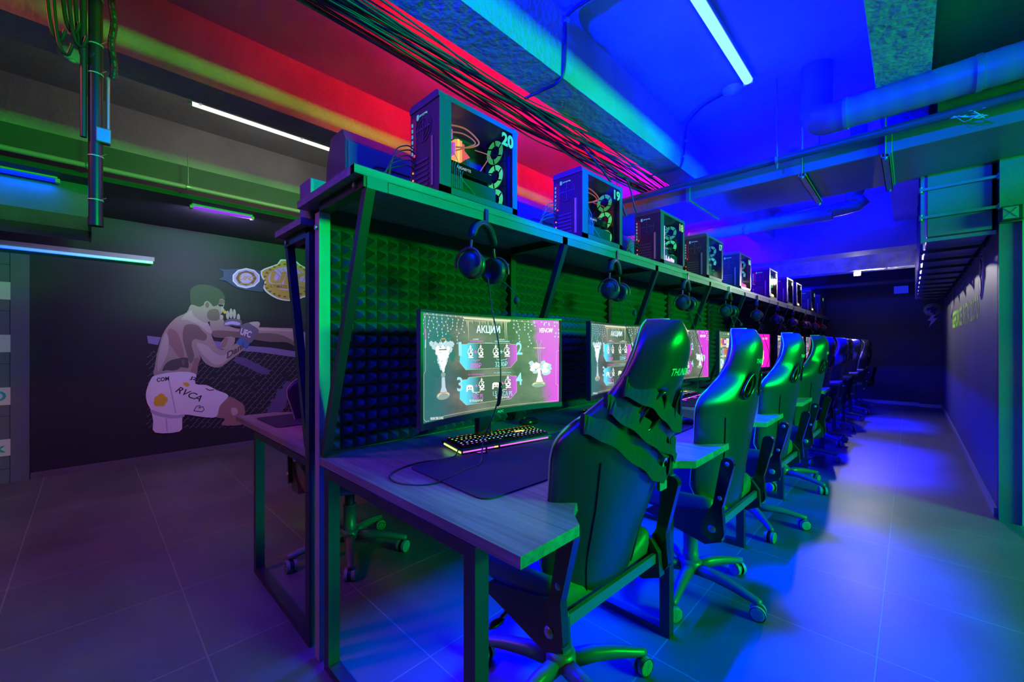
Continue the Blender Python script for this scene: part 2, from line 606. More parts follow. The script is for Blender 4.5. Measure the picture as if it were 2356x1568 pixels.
# lamps of the hall behind and beside the camera, then blue lamps added for fill
GREEN_L = thing('tube_lamp', (4.3, 2.75, 2.15), 0, 'tall green sign lamp on the hall side', 'lamp')
MB().bbox(0.03, 0.06, -0.9, 0.9, -0.2, 0.2, 0.005).build('housing', M_PLAST, GREEN_L)
MB().bbox(0.0, 0.03, -0.88, 0.88, -0.18, 0.18, 0.005).build('diffuser', emat('lamp_green', (0.05, 1, 0.1), 1.5), GREEN_L)
area('lamp_light', (-0.02, 0, 0), (-1, 0, 0.02), 0.36, 1.7, GREEN, P_GREEN, math.radians(150), GREEN_L)
tube_lamp(-2.2, -2.6, -1.6, ZC - .045, (0.4, 0.05, 1.0), 1.5, (0.22, 0.03, 1.0), 9, 'violet tube lamp on the ceiling behind the viewer')
tube_lamp(-2.5, -1.9, -0.9, ZC - .045, (1.0, 0.1, 0.05), 1.5, (1.0, 0.14, 0.06), 34, 'red tube lamp on the ceiling in the rear left corner')
uf = thing('added_flood_lamp', (-1.2, -1.6, 2.5), 0, 'added blue flood lamp behind the viewer aimed at the ceiling', 'lamp')  # added out of view to turn the ceiling and beam undersides blue
MB().bbox(-0.12, 0.12, -0.05, 0.0, -0.08, 0.08, 0.005).build('housing', M_PLAST, uf)
MB().box(-0.11, 0.11, 0.0, 0.006, -0.07, 0.07).build('lens', emat('lens_blue', (0.05, 0.1, 1), 1.5), uf)
MB().cyl((0, -.03, 0.08), (0, -.03, 0.55), 0.01).build('stem', M_STEEL, uf)
area('lamp_light', (0, 0.02, 0), (0.1, 0.85, 0.5), 0.22, 0.14, BLUE, P_FLOOD, math.radians(70), uf)
uf = thing('added_flood_lamp', (-0.7, 4.0, 2.56), 0, 'added blue flood lamp hidden on top of the flat duct', 'lamp')  # added hidden uplight for a bluer ceiling around the duct
MB().bbox(-0.4, 0.4, -0.03, 0.03, -0.025, 0.01, 0.005).build('housing', M_PLAST, uf)
MB().box(-0.38, 0.38, -0.02, 0.02, 0.01, 0.014).build('lens', emat('lens_blue', (0.05, 0.1, 1), 1.5), uf)
area('lamp_light', (0, 0, 0.02), (0, 0.15, 1), 0.76, 0.04, BLUE, P_UP, PI, uf)
us = thing('strip_lamp', (-1.63, 5.6, 0.70), 0, 'added long blue strip lamp hidden under the back edge of the desks', 'lamp')  # added strip, stands in for blue bounce light below the desks
MB().box(-0.012, 0.012, -4.9, 5.0, 0.004, 0.024).build('profile', M_PLAST, us)
MB().box(-0.009, 0.009, -4.88, 4.98, -0.002, 0.004).build('diffuser', emat('strip_blue', (0.0, 0.05, 1.0), 1.5), us)
area('lamp_light', (0, 0, -0.006), (1.5, 0, -1), 0.02, 9.8, BLUE, P_UNDER, math.radians(140), us)
uf = thing('added_flood_lamp', (-0.04, 0.9, 2.62), 0, 'added small blue flood lamp under the beam above the viewer', 'lamp')  # added out of view to light the computers' window sides blue
MB().bbox(-0.03, 0.03, -0.2, 0.2, -0.01, 0.05, 0.005).build('housing', M_PLAST, uf)
MB().box(-0.038, -0.03, -0.18, 0.18, 0.0, 0.04).build('lens', emat('lens_blue', (0.05, 0.1, 1), 1.5), uf)
area('lamp_light', (-0.045, 0, 0.01), (-1, 0.6, -0.5), 0.03, 0.36, BLUE, P_SIDE, math.radians(34), uf)
uf = thing('strip_lamp', (-1.69, 6.6, 1.717), 0, 'added blue strip lamp hidden behind the far computers on the shelf', 'lamp')  # added hidden uplight for the duct underside and far ceiling
MB().box(-0.012, 0.012, -2.9, 3.2, 0.0, 0.02).build('profile', M_PLAST, uf)
MB().box(-0.009, 0.009, -2.88, 3.18, 0.02, 0.026).build('diffuser', emat('strip_blue', (0.0, 0.05, 1.0), 1.5), uf)
area('lamp_light', (0, 0.15, 0.03), (0.25, 0, 1), 0.02, 6.0, BLUE, P_SHELF, math.radians(150), uf)
# small white flood at the far girder
fl = thing('spot_lamp', (-0.65, 9.12, 2.35), 0, 'small bright white lamp below the far rough concrete girder', 'lamp')
MB().bbox(-0.05, 0.05, -0.03, 0.03, -0.0, 0.051, 0.004).build('housing', M_WHITEP, fl)
MB().bbox(-0.045, 0.045, -0.045, -0.03, -0.03, 0.03, 0.003).build('lens', emat('lens_white', (1, 0.95, 0.85), 6), fl)
area('lamp_light', (0, -0.06, -.01), (0.9, -1, -0.1), 0.08, 0.05, (1, 0.95, 0.92), 30, PI, fl)

# ------------------------------------------------------------------ ducts, pipes, ceiling services
t = thing('air_duct', (0, 3.53, 2.38), 0, 'wide flat rectangular air duct crossing under the beams', 'duct')
mb = MB().bbox(-4.2, 1.9, 0, 0.72, 0, 0.15, 0.006)
mb.build('duct_body', M_DUCT, t)
for x in (-2.6, -1.35, -0.1, 1.15):
    MB().bbox(x - .018, x + .018, -0.012, 0.732, -0.012, 0.162, 0.004).build('flange', M_DUCT, t)
for x in (-0.55, -0.115):
    h = MB()
    h.box(x - .02, x + .02, -0.03, 0.75, -0.035, -0.030)
    h.box(x - .02, x - .016, -0.03, 0.75, -0.035, -0.012)
    h.box(x + .016, x + .02, -0.03, 0.75, -0.035, -0.012)
    for y in (-0.022, 0.742):
        h.cyl((x, y, -0.05), (x, y, ZC - 2.38), 0.005, n=8)
        h.cyl((x, y, -0.045), (x, y, -0.035), 0.012, n=6)
    h.build('hanger', M_GALV, t)

t = thing('pipe', (0, 3.40, 2.47), 0, 'thin dark pipe running across in front of the flat duct', 'pipe')
MB().cyl((-4.2, 0, 0), (1.9, 0, 0), 0.026, n=16).build('pipe_body', M_PIPE, t)
for x in (-1.95, -0.68, 0.9):
    c = MB().cyl((x - .008, 0, 0), (x + .008, 0, 0), 0.032, n=16).cyl((x, 0, 0.03), (x, 0, ZC - 2.47), 0.004, n=8).cyl((x, 0, -0.03), (x, 0, -0.06), 0.006, n=8)
    c.build('pipe_clamp', M_GALV, t)

def spiral_duct(name, p0, p1, r, label, elbow=None):
    t = thing(name, p0, 0, label, 'duct')
    d = Vector(p1) - Vector(p0)
    L = d.length
    dn = d.normalized()
    N = int(L / 0.035)
    pts = []; rad = []
    for i in range(N + 1):
        s = i / N * L
        pts.append(dn * s)
        rad.append(r + (0.0022 if i % 3 == 0 else 0))
    MB().tube(pts, rad, 28).build('duct_body', M_DUCT, t)
    for q in [0.14 * k for k in range(1, int(L / 0.56) * 4) if k % 4 == 0]:
        MB().cyl(dn * (q - .012), dn * (q + .012), r + .006, n=28).build('joint_collar', M_GALV, t)
    if elbow:
        c = [Vector(e) - Vector(p0) for e in elbow]
        MB().tube(smooth_path([dn * 0.02] + c, 5), r + .003, 24).build('elbow', M_DUCT, t)
        e = c[0]
        MB().cyl(dn * 0.0, dn * 0.02, r + .007, n=28).build('elbow_collar', M_GALV, t)
    return t
t = spiral_duct('spiral_duct', (-0.30, 3.28, 2.60), (2.2, 3.28, 2.60), 0.088, 'round spiral air duct with an elbow at the upper right', elbow=[(-0.40, 3.30, 2.61), (-0.45, 3.38, 2.70), (-0.46, 3.44, 2.84), (-0.46, 3.45, ZC)])
t2 = spiral_duct('spiral_duct', (0.12, 3.66, 2.605), (2.2, 3.66, 2.605), 0.05, 'thinner round duct lying behind the spiral duct at the right')
t3 = spiral_duct('spiral_duct', (-1.75, 4.62, 2.33), (-0.50, 4.62, 2.33), 0.055, 'small round duct below and behind the flat duct', elbow=[(-0.42, 4.62, 2.36), (-0.36, 4.62, 2.44), (-0.32, 4.62, 2.60), (-0.32, 4.62, ZC)])
# tied plastic scrap
mb = MB()
for k in range(9):
    a = random.uniform(-1, 1)
    q = [Vector((0, 0, 0))]
    for j in range(5):
        q.append(q[-1] + Vector((0.02 + random.uniform(-.006, .012), random.uniform(-.008, .008), random.uniform(-.02, .014) * (1 + a) - .002)))
    mb.tube(smooth_path(q, 3), 0.0022, 5)
mb.sphere((0.0, 0, 0), 0.022, 6, sc=(1.2, .8, .9))
tag(mb.build('plastic_scrap', mat('blue_plastic_film', (0.35, 0.6, 0.75), 0.3), loc=(0.175, 3.40, 2.46)), 'frayed pale plastic tie hanging under the round ducts', 'plastic scrap')

# duct along the right wall
t = thing('wall_duct', (0.238, 4.205, 1.915), 0, 'boxy metal duct along the top of the right wall, held by crossbars', 'duct')
mb = MB()
mb.bbox(-0.155, 0.155, 0, 5.9, 0.02, 0.66, 0.006)
mb.build('duct_body', M_DUCT, t)
for y in [0.02 + 0.52 * k for k in range(11)]:
    MB().box(-0.185, 0.172, y - .012, y + .012, -0.012, 0.012).box(-0.185, -0.165, y - .015, y + .015, -0.02, 0.75).build('crossbar', M_GALV if y < .1 else M_STEEL, t)
for z in (0.16, 0.36, 0.52, 0.66):
    b = MB().box(-0.19, 0.19, -0.028, -0.008, z - .009, z + .009)
    b.cyl((-0.185, -0.018, z - .02), (-0.185, -0.018, z + .02), .01, n=8).cyl((0.182, -0.018, z - .02), (0.182, -0.018, z + .02), .01, n=8)
    b.build('front_bar', M_GALV, t)
for y in (1.6, 3.0, 4.6):
    g = MB()
    for k in range(5):
        g.box(-0.05 + k * .022, -0.04 + k * .022, y, y + .14, 0.012, 0.019)
    g.build('vent_grille', M_SILV, t)

# round air unit top left
t = thing('air_unit', (-4.7, -1.2, 2.0), 0, 'large rounded dark air unit hanging at the upper left', 'air unit')
prof = [(-0.25, 0.36), (-0.25, 0.10), (-0.20, 0.03), (-0.10, 0.0), (0.12, 0.0), (0.2, 0.03), (0.25, 0.12), (0.25, 0.36)]
MB().prism(prof, -1.2, 1.2, 0, 'y').build('unit_body', mat('air_unit_paint', (0.13, 0.13, 0.15), 0.4, noise=(4, .25)), t)
MB().prism([(a * 1.02, b * 1.02 - .004) for a, b in prof], 1.2, 1.215, 0, 'y').build('end_rim', M_STEEL, t)
MB().box(-0.26, 0.26, -1.1, 1.1, 0.36, 0.37).build('top_flange', M_STEEL, t)
struct('bulkhead', MB().box(XL, -4.25, -4.2, 6.9, 2.36, 2.62), mat('bulkhead_paint', (0.05, 0.05, 0.06), 0.6, noise=(3, .2)))
t = thing('pipe', (-4.12, 0, 2.41), 0, 'thin horizontal pipe along the left ceiling box', 'pipe')
MB().cyl((0, -4.1, 0), (0, 6.8, 0), 0.018, n=12).build('pipe_body', mat('pale_pipe', (0.3, 0.32, 0.28), 0.4), t)
for y in (0.0, 0.55, 1.6):
    MB().cyl((0, y - .012, 0), (0, y + .012, 0), 0.026, n=12).cyl((0, y, 0.02), (0, y, .26), .004, n=6).build('pipe_clamp', M_GALV, t)
# vertical pole with cable bundles
t = thing('ceiling_pole', (-2.42, 0.02, 1.66), 0, 'dark vertical pole with cables hanging from the ceiling at the upper left', 'pole')
MB().cyl((0, 0, 0), (0, 0, ZC - 1.66), 0.022, n=18).cyl((0, 0, -.004), (0, 0, .03), 0.024, n=18).build('pole_tube', M_STEEL, t)
MB().cyl((0.005, -.035, 0.35), (0.005, -.035, ZC - 1.66), 0.010, n=10).build('conduit', M_CABLE, t)
MB().cyl((0.012, 0.036, 0.40), (0.012, 0.036, 0.62), 0.006, n=8).bbox(-.01, .03, .0, .045, .34, .40, .004).build('bracket', M_SILV, t)
for k, z in enumerate((0.10, 0.28, 0.62, 0.74, 0.93)):
    MB().cyl((0, 0, z), (0, 0, z + .004), 0.0245, n=18).tube([(0.02, 0.01, z), (0.05, 0.03, z + .006)], 0.001, 5).build('cable_tie', M_WHITEP, t)
for k in range(5):
    y = -0.055 - 0.02 * k
    x = 0.01 * (k % 2)
    zt = ZC - 1.66
    zb = 0.66 + 0.05 * (k % 3)
    MB().tube(smooth_path([(x, y, zt), (x, y - .004, zb + .3), (x, y + .01, zb + .05), (x, y + .035, zb), (x + .02, y + .05, zb + .04)], 5), 0.0065, 8).build('hanging_cable', M_CABLE, t)
MB().tube([(0.02 + 0.002 * math.sin(i * 2.2), 0.05 + 0.004 * math.sin(i * .2) + .0009 * (i % 2), 0.62 + i * 0.006) for i in range(120)], [0.011 + 0.002 * (i % 2) for i in range(120)], 8).build('corrugated_hose', M_CABLE, t)
# detectors
def detector(loc, label, r=0.055):
    t = thing('smoke_detector', loc, 0, label, 'smoke detector')
    MB().lathe([(0, -.045), (r * .55, -.045), (r * .62, -.03), (r * .95, -.022), (r, -.006), (r, 0), (0, 0)], n=28).build('detector_base', M_WHITEP, t)
    MB().lathe([(0, -.052), (r * .22, -.05), (r * .3, -.04), (0, -.04)], n=16).build('detector_head', M_WHITEP, t)
    return t
detector((-0.938, 3.30, ZC), 'round white detector on the blue ceiling beyond the tube lamp', 0.07)
detector((-3.10, -0.06, ZB), 'round violet lit detector under the beam at the upper left')
# surface cables on ceiling and beam
def cable(pts, r, label, name='cable', m=None, group=None, clips=()):
    t = thing(name, pts[0], 0, label, 'cable', group)
    o = Vector(pts[0])
    MB().tube([p - o for p in smooth_path(pts, 8)], r, 8).build('sheath', m or M_CABLE, t)
    for c in clips:
        c = Vector(c) - o
        MB().cyl(c - Vector((0, 0, .006)), c + Vector((0, 0, .006)), r * 2.0, n=10).build('clip', M_WHITEP, t)
    return t
cable([(-0.99, 3.31, 3.035), (-1.16, 3.36, 3.035), (-1.33, 3.50, 3.03), (-1.396, 3.60, 3.00), (-1.398, 3.58, 2.85), (-1.398, 3.52, 2.70), (-1.42, 3.49, 2.655), (-1.53, 3.48, 2.655), (-1.66, 3.45, 2.65)], 0.007, 'thin cable with clips from the detector down the green beam side', clips=[(-1.395, 3.59, 2.92), (-1.396, 3.55, 2.77)])
cable([(-0.9, 1.90, 3.035), (-1.2, 1.89, 3.035), (-1.385, 1.88, 3.02), (-1.395, 1.87, 2.9), (-1.396, 1.86, 2.72), (-1.43, 1.855, 2.655), (-1.54, 1.85, 2.652), (-1.66, 1.82, 2.64)], 0.009, 'thick black cable bending over the beam side above computer 19', clips=[(-1.390, 1.875, 2.99)])
# bundle of cables on the lower left edge of the beam
for k in range(26):
    x0 = -1.60 - 0.22 * ((k * 7) % 26) / 26.0
    z0 = 2.63 - 0.07 * ((k * 11) % 26) / 26.0
    P = []
    for j in range(19):
        y = -1.2 + j * 0.335
        sag = 0.012 * math.sin(j * 1.3 + k) + 0.014 * math.sin(j * 0.6 + k * 2.1)
        P.append((x0 + 0.028 * math.sin(j * 0.55 + k * 1.7) + 0.01 * math.sin(j * 1.9 + k), y, min(z0 + sag - (0.035 if k % 5 == 0 else 0) * abs(math.sin(j * .5 + k)), 2.655)))
    cable(P, random.choice([0.0035, 0.0045, 0.006]), 'one of the dark cables strung in a bundle along the red lit beam edge', group='cables bundled along the beam edge')
cable([(-1.70, 2.45, 2.60), (-1.60, 2.52, 2.45), (-1.52, 2.62, 2.28), (-1.46, 2.68, 2.08)], 0.008, 'loose cable dropping from the bundle towards computer 18')
cable([(-1.75, 3.05, 2.58), (-1.70, 3.15, 2.52), (-1.66, 3.2, 2.30), (-1.60, 3.3, 2.1)], 0.007, 'loose cable dropping from the bundle behind computer 18')

# ------------------------------------------------------------------ desks, frames, shelf
NST = 10
YP = [0.59 + 1.01 * k for k in range(NST + 1)]           # uprights
YS = [0.59] + [1.70 + 1.01 * k for k in range(NST - 1)] + [10.72]   # desk seams
XF = -0.55
def desk_poly(y0, y1, sgn, xf, xb):
    P = [(xb, y0), (xf, y0)]
    a = y0 + 0.20; b_ = y1 - 0.19
    P.append((xf, a))
    m = (a + b_) / 2
    for i in range(1, 16):
        s_ = i / 16
        d = 0.135 * (math.sin(PI * s_) ** 0.62)
        P.append((xf - sgn * d, a + (b_ - a) * s_))
    P += [(xf, b_), (xf, y1), (xb, y1)]
    return P
ST_NAME = ['20', '19', '18', '17', '16', '15', '14', '13', '12', '11']
ORD = ['nearest', 'second', 'third', 'fourth', 'fifth', 'sixth', 'seventh', 'eighth', 'ninth', 'farthest']
for k in range(NST):
    o = thing('desk', (-1.1, YS[k], 0.725), 0, 'grey wood desk with curved cutout, %s in the near row' % ORD[k], 'desk', 'desk tops of the near row')
    P = [(x + 1.1, y - YS[k]) for x, y in desk_poly(YS[k] + .001, YS[k + 1] - .001, 1, XF, -1.59)]
    MB().prism(P, 0, 0.026).build('tabletop', M_WOOD, o)
for k in range(NST):
    o = thing('desk', (-2.2, YS[k], 0.725), 0, 'grey wood desk of the rear row behind the partition, the %s one' % ORD[k], 'desk', 'desk tops of the rear row')
    P = [(x + 2.2, y - YS[k]) for x, y in desk_poly(YS[k] + .001, YS[k + 1] - .001, -1, -2.79, -1.66)]
    MB().prism(P, 0, 0.026).build('tabletop', M_WOOD, o)

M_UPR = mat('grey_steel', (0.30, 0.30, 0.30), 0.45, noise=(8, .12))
def leg_set(k):
    y = YP[k] + 0.02
    where = 'at the near end of the desks, upright lit bright green' if k == 0 else ('under the right end of the %s near row desk' % ORD[k - 1])
    t = thing('support_frame', (-1.6, y, 0), 0, 'black steel frame ' + where, 'frame', 'steel frames of the near row')
    T = 0.04
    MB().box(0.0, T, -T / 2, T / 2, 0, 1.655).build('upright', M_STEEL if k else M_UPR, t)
    if k == 0:
        for z in (1.46, 0.3):
            pass
    MB().box(0.085, 0.125, -T / 2, T / 2, 0.0, 0.722).build('leg', M_STEEL, t)
    MB().box(0.875, 0.915, -T / 2, T / 2, 0.0, 0.722).build('leg', M_STEEL, t)
    MB().box(0.125, 0.875, -T / 2, T / 2, 0.0, 0.03).build('floor_bar', M_STEEL, t)
    MB().box(0.125, 0.875, -T / 2, T / 2, 0.692, 0.722).build('desk_rail', M_STEEL, t)
    MB().box(T, 0.39, -T / 2, T / 2, 1.655 - 0.0, 1.69).build('shelf_arm', M_STEEL, t)
    MB().beam((0.385, 0, 1.655), (0.045, 0, 0.76), 0.03, 0.03, up=(0, 1, 0)).build('diagonal_brace', M_STEEL, t)
    for (x, z) in ((0.335, 1.672), (0.02, 1.60)):
        MB().cyl((x, -T / 2 - .008, z), (x, -T / 2, z), 0.009, n=6).build('bolt', M_SILV, t)
    return t
for k in range(NST + 1):
    leg_set(k)
def leg_set_back(k):
    y = YP[k] + 0.02
    t = thing('support_frame', (-1.66, y, 0), 0, 'black steel frame of the rear desk row, the %s one' % ORD[k], 'frame', 'steel frames of the rear row')
    T = 0.04
    MB().box(-T, 0, -T / 2, T / 2, 0, 1.60).build('upright', M_STEEL, t)
    MB().box(-0.76, -0.72, -T / 2, T / 2, 0, 0.722).build('leg', M_STEEL, t)
    MB().box(-0.72, -T, -T / 2, T / 2, 0, 0.03).build('floor_bar', M_STEEL, t)
    MB().box(-0.72, -T, -T / 2, T / 2, 0.692, 0.722).build('desk_rail', M_STEEL, t)
    MB().box(-0.29, -T, -T / 2, T / 2, 1.585, 1.62).build('shelf_arm', M_STEEL, t)
    MB().beam((-0.28, 0, 1.585), (-0.05, 0, 0.76), 0.03, 0.03, up=(0, 1, 0)).build('diagonal_brace', M_STEEL, t)
    MB().cyl((-0.25, -T / 2 - .008, 1.60), (-0.25, -T / 2, 1.60), 0.009, n=6).build('bolt', M_SILV, t)
for k in (0, 1, 2, 3, 4):
    leg_set_back(k)

sh = thing('shelf', (-1.45, 0.56, 1.69), 0, 'long grey wood shelf above the screens carrying the computers', 'shelf')
MB().box(-0.25, 0.24, 0, 10.2, 0, 0.026).build('shelf_board', M_WOODY, sh)
MB().box(0.215, 0.2405, 0, 0.0005, 0.0, 0.026).box(0.2402, 0.2412, 0.0, 10.2, 0.0, 0.026).build('edge_band', M_WOODY, sh)
M_RAIL = mat('rail_steel', (0.15, 0.15, 0.15), 0.45, noise=(8, .12))
MB().box(0.205, 0.243, 0.04, 0.11, -0.037, -0.001).build('rail_end', M_RAIL, sh)
MB().box(0.207, 0.24, 0.114, 10.15, -0.035, -0.001).build('front_rail', M_RAIL, sh)
sb = thing('shelf', (-1.82, 0.56, 1.625), 0, 'lower narrow shelf of the rear row at its violet lit end', 'shelf')
MB().box(-0.15, 0.16, 0, 10.2, 0, 0.026).build('shelf_board', M_WOODY, sb)
MB().box(-0.145, -0.11, 0.04, 10.1, -0.03, -0.001).build('front_rail', M_STEEL, sb)

tag(MB().box(-1.655, -1.605, 0.615, 10.70, 0.752, 1.688).build('partition_board', M_BOARD), 'thin dark partition board between the two desk rows', 'partition')
FP = 0.0505
def foam_panel(y0, y1):
    W = y1 - y0
    n = max(1, round(W / FP))
    p = W / n
    rows = 17
    pz = FP
    vs = []; fs = []
    mb = MB()
    for i in range(n):
        for j in range(rows):
            ya = i * p; yb = ya + p; za = j * pz; zb = za + pz
            ym = (ya + yb) / 2; zm = (za + zb) / 2
            o = len(vs)
            vs += [(0.006, ya, za), (0.006, yb, za), (0.006, yb, zb), (0.006, ya, zb), (0.045, ym - .003, zm - .003), (0.045, ym + .003, zm - .003), (0.045, ym + .003, zm + .003), (0.045, ym - .003, zm + .003)]
            fs += [(o, o + 1, o + 5, o + 4), (o + 1, o + 2, o + 6, o + 5), (o + 2, o + 3, o + 7, o + 6), (o + 3, o, o + 4, o + 7), (o + 4, o + 5, o + 6, o + 7)]
    mb.add(vs, fs, 0)
    mb.box(0, 0.006, 0, W, 0, rows * pz)
    return mb
for k in range(NST):
    y0 = YP[k] + 0.045; y1 = YP[k + 1] - 0.005
    o = foam_panel(y0, y1).build('acoustic_foam_panel', M_FOAM, loc=(-1.604, y0, 0.753), fix=False)
    tag(o, 'pyramid acoustic foam panel, the %s one along the partition' % ORD[k], 'foam panel', 'foam panels of the near row')

# ------------------------------------------------------------------ screens
SW, SH = 0.755, 0.375           # picture area
RC = 1.35                       # curve radius
Q = [(135, 70), (1885, 165), (1840, 1245), (98, 1470)]   # corner reference of the poster picture
def homography(q):
    import numpy as np
    src = q
    dst = [(0, 1), (1, 1), (1, 0), (0, 0)]
    A = []; B = []
    for (x, y), (u, v) in zip(src, dst):
        A.append([x, y, 1, 0, 0, 0, -u * x, -u * y]); B.append(u)
        A.append([0, 0, 0, x, y, 1, -v * x, -v * y]); B.append(v)
    h = np.linalg.solve(np.array(A, float), np.array(B, float))
    return [float(a) for a in h]
HM = homography(Q)
def S(x, y):
    d = HM[6] * x + HM[7] * y + 1
    return ((HM[0] * x + HM[1] * y + HM[2]) / d, (HM[3] * x + HM[4] * y + HM[5]) / d)

class Screen:
    """flat picture elements in unit coordinates, bent onto the curved screen"""
    def __init__(s):
        s.layers = {}
        s.z = {}
        s.order = 0
        s.lv = 1
    def poly(s, pts, m, raw=False):
        P = pts if raw else [S(*p) for p in pts]
        s.order += 1
        s.layers.setdefault(m, []).append((P, [list(range(len(P)))], s.lv))
    def mesh(s, vs, fs, m):
        s.order += 1
        s.layers.setdefault(m, []).append((vs, fs, s.lv))
    def text(s, body, x0, y0, x1, y1, m, bold=0.0, shear=0.0):
        # box in reference pixels (left, top, right, bottom)
        vs, fs = text2d(body, bold, shear)
        a = S(x0, y1); b = S(x1, y1); c = S(x0, y0)
        V = [(a[0] + (b[0] - a[0]) * u + (c[0] - a[0]) * v, a[1] + (b[1] - a[1]) * u + (c[1] - a[1]) * v) for u, v in vs]
        s.mesh(V, fs, m)
    def line(s, pts, w, m, raw=False):
        P = [Vector(p) for p in (pts if raw else [S(*q) for q in pts])]
        for a, b in zip(P[:-1], P[1:]):
            d = (b - a)
            dd = Vector((d.x * SW, d.y * SH)).normalized()
            n = Vector((-dd.y / SW, dd.x / SH)) * w * 0.5
            s.poly([tuple(a - n), tuple(b - n), tuple(b + n), tuple(a + n)], m, True)
    def blob(s, x, y, rx, ry, m, n=14, jag=0.0):
        c = S(x, y); e = S(x + rx, y); f = S(x, y + ry)
        ax = abs(e[0] - c[0]); ay = abs(f[1] - c[1])
        s.poly([(c[0] + ax * math.cos(2 * PI * i / n) * (1 + random.uniform(-jag, jag)), c[1] + ay * math.sin(2 * PI * i / n) * (1 + random.uniform(-jag, jag))) for i in range(n)], m, True)
    def build(s, name, mats, parent, grid_mat):
        objs = []
        mb = MB()
        keys = list(mats.keys())
        # background grid
        N = 24
        vs = []
        for j in range(2):
            for i in range(N + 1):
                vs.append((i / N, j, 0))
        fs = [(i, i + 1, N + 1 + i + 1, N + 1 + i) for i in range(N)]
        mb.add(vs, fs, 0)
        bm = bmesh.new()
        tot = max(1, s.order)
        for k, L in s.layers.items():
            mi = keys.index(k) + 1
            for P, F, od in L:
                z = 0.00025 * od
                V = [bm.verts.new((p[0], p[1], z)) for p in P]
                for f in F:
                    try:
                        fc = bm.faces.new([V[i] for i in f])
                        fc.material_index = mi
                    except ValueError:
                        pass
        bmesh.ops.triangulate(bm, faces=[f for f in bm.faces if len(f.verts) > 4])
        for i in range(1, 12):
            bmesh.ops.bisect_plane(bm, geom=list(bm.verts) + list(bm.edges) + list(bm.faces), plane_co=(i / 12, 0, 0), plane_no=(1, 0, 0))
        bm.verts.index_update()
        o = len(mb.v)
        mb.v += [tuple(v.co) for v in bm.verts]
        for f in bm.faces:
            mb.f.append([v.index + o for v in f.verts]); mb.mi.append(f.material_index); mb.sm.append(False)
        bm.free()
        uv = [(v[0], v[1]) for v in mb.v]
        # bend: local frame x toward viewer, y = horizontal
        V2 = []
        for a, b, z in mb.v:
            yy = (a - 0.5) * SW
            th = yy / RC
            x = RC * (1 - math.cos(th)) + z
            V2.append((x, RC * math.sin(th), (b - 0.5) * SH))
        mb.v = V2
        ob = mb.build(name, [grid_mat] + [mats[k] for k in keys], parent, fix=False)
        ul = ob.data.uv_layers.new(name='uv')
        for lp in ob.data.loops:
            ul.data[lp.index].uv = uv[lp.vertex_index]
        return ob

def uv_emit(name, fn):
    m = bpy.data.materials.new(name)
    m.use_nodes = True
    nt = m.node_tree
    b = nt.nodes['Principled BSDF']
    b.inputs['Base Color'].default_value = (0.02, 0.02, 0.02, 1)
    b.inputs['Roughness'].default_value = 0.5
    b.inputs['Emission Strength'].default_value = 1.3
    uvn = nd(nt, 'ShaderNodeUVMap'); uvn.uv_map = 'uv'
    sp = nd(nt, 'ShaderNodeSeparateXYZ')
    nt.links.new(uvn.outputs[0], sp.inputs[0])
    fn(nt, uvn, sp, b)
    return m
def f_poster(nt, uvn, sp, b):
    n = nd(nt, 'ShaderNodeTexNoise'); n.inputs['Scale'].default_value = 4.0; n.inputs['Detail'].default_value = 6
    nt.links.new(uvn.outputs[0], n.inputs['Vector'])
    # grey cloudy base
    cr = nd(nt, 'ShaderNodeValToRGB')
    cr.color_ramp.elements[0].position = 0.35; cr.color_ramp.elements[0].color = (0.06, 0.062, 0.052, 1)
    cr.color_ramp.elements[1].position = 0.68; cr.color_ramp.elements[1].color = (0.17, 0.165, 0.145, 1)
    nt.links.new(n.outputs[0], cr.inputs[0])
    def band(lo, hi, wob):
        a = nd(nt, 'ShaderNodeMath', operation='MULTIPLY_ADD'); a.inputs[1].default_value = wob
        nt.links.new(n.outputs[0], a.inputs[0]); nt.links.new(sp.outputs[0], a.inputs[2])
        r = nd(nt, 'ShaderNodeMapRange'); r.inputs[1].default_value = lo; r.inputs[2].default_value = hi
        nt.links.new(a.outputs[0], r.inputs[0])
        return r
    r1 = band(0.36, 0.22, 0.25)
    m1 = nd(nt, 'ShaderNodeMix', data_type='RGBA')
    m1.inputs[7].default_value = (0.03, 0.13, 0.13, 1)
    nt.links.new(r1.outputs[0], m1.inputs[0]); nt.links.new(cr.outputs[0], m1.inputs[6])
    # magenta right side, boundary leaning with height
    c = nd(nt, 'ShaderNodeMath', operation='MULTIPLY_ADD'); c.inputs[1].default_value = 0.11
    nt.links.new(sp.outputs[1], c.inputs[0]); nt.links.new(sp.outputs[0], c.inputs[2])
    a2 = nd(nt, 'ShaderNodeMath', operation='MULTIPLY_ADD'); a2.inputs[1].default_value = 0.22
    nt.links.new(n.outputs[0], a2.inputs[0]); nt.links.new(c.outputs[0], a2.inputs[2])
    r2 = nd(nt, 'ShaderNodeMapRange'); r2.inputs[1].default_value = 1.0; r2.inputs[2].default_value = 1.07
    nt.links.new(a2.outputs[0], r2.inputs[0])
    m2 = nd(nt, 'ShaderNodeMix', data_type='RGBA')
    m2.inputs[7].default_value = (0.60, 0.0, 0.62, 1)
    nt.links.new(r2.outputs[0], m2.inputs[0]); nt.links.new(m1.outputs[2], m2.inputs[6])
    nt.links.new(m2.outputs[2], b.inputs['Emission Color'])
E_POSTER = uv_emit('screen_poster_ground', f_poster)
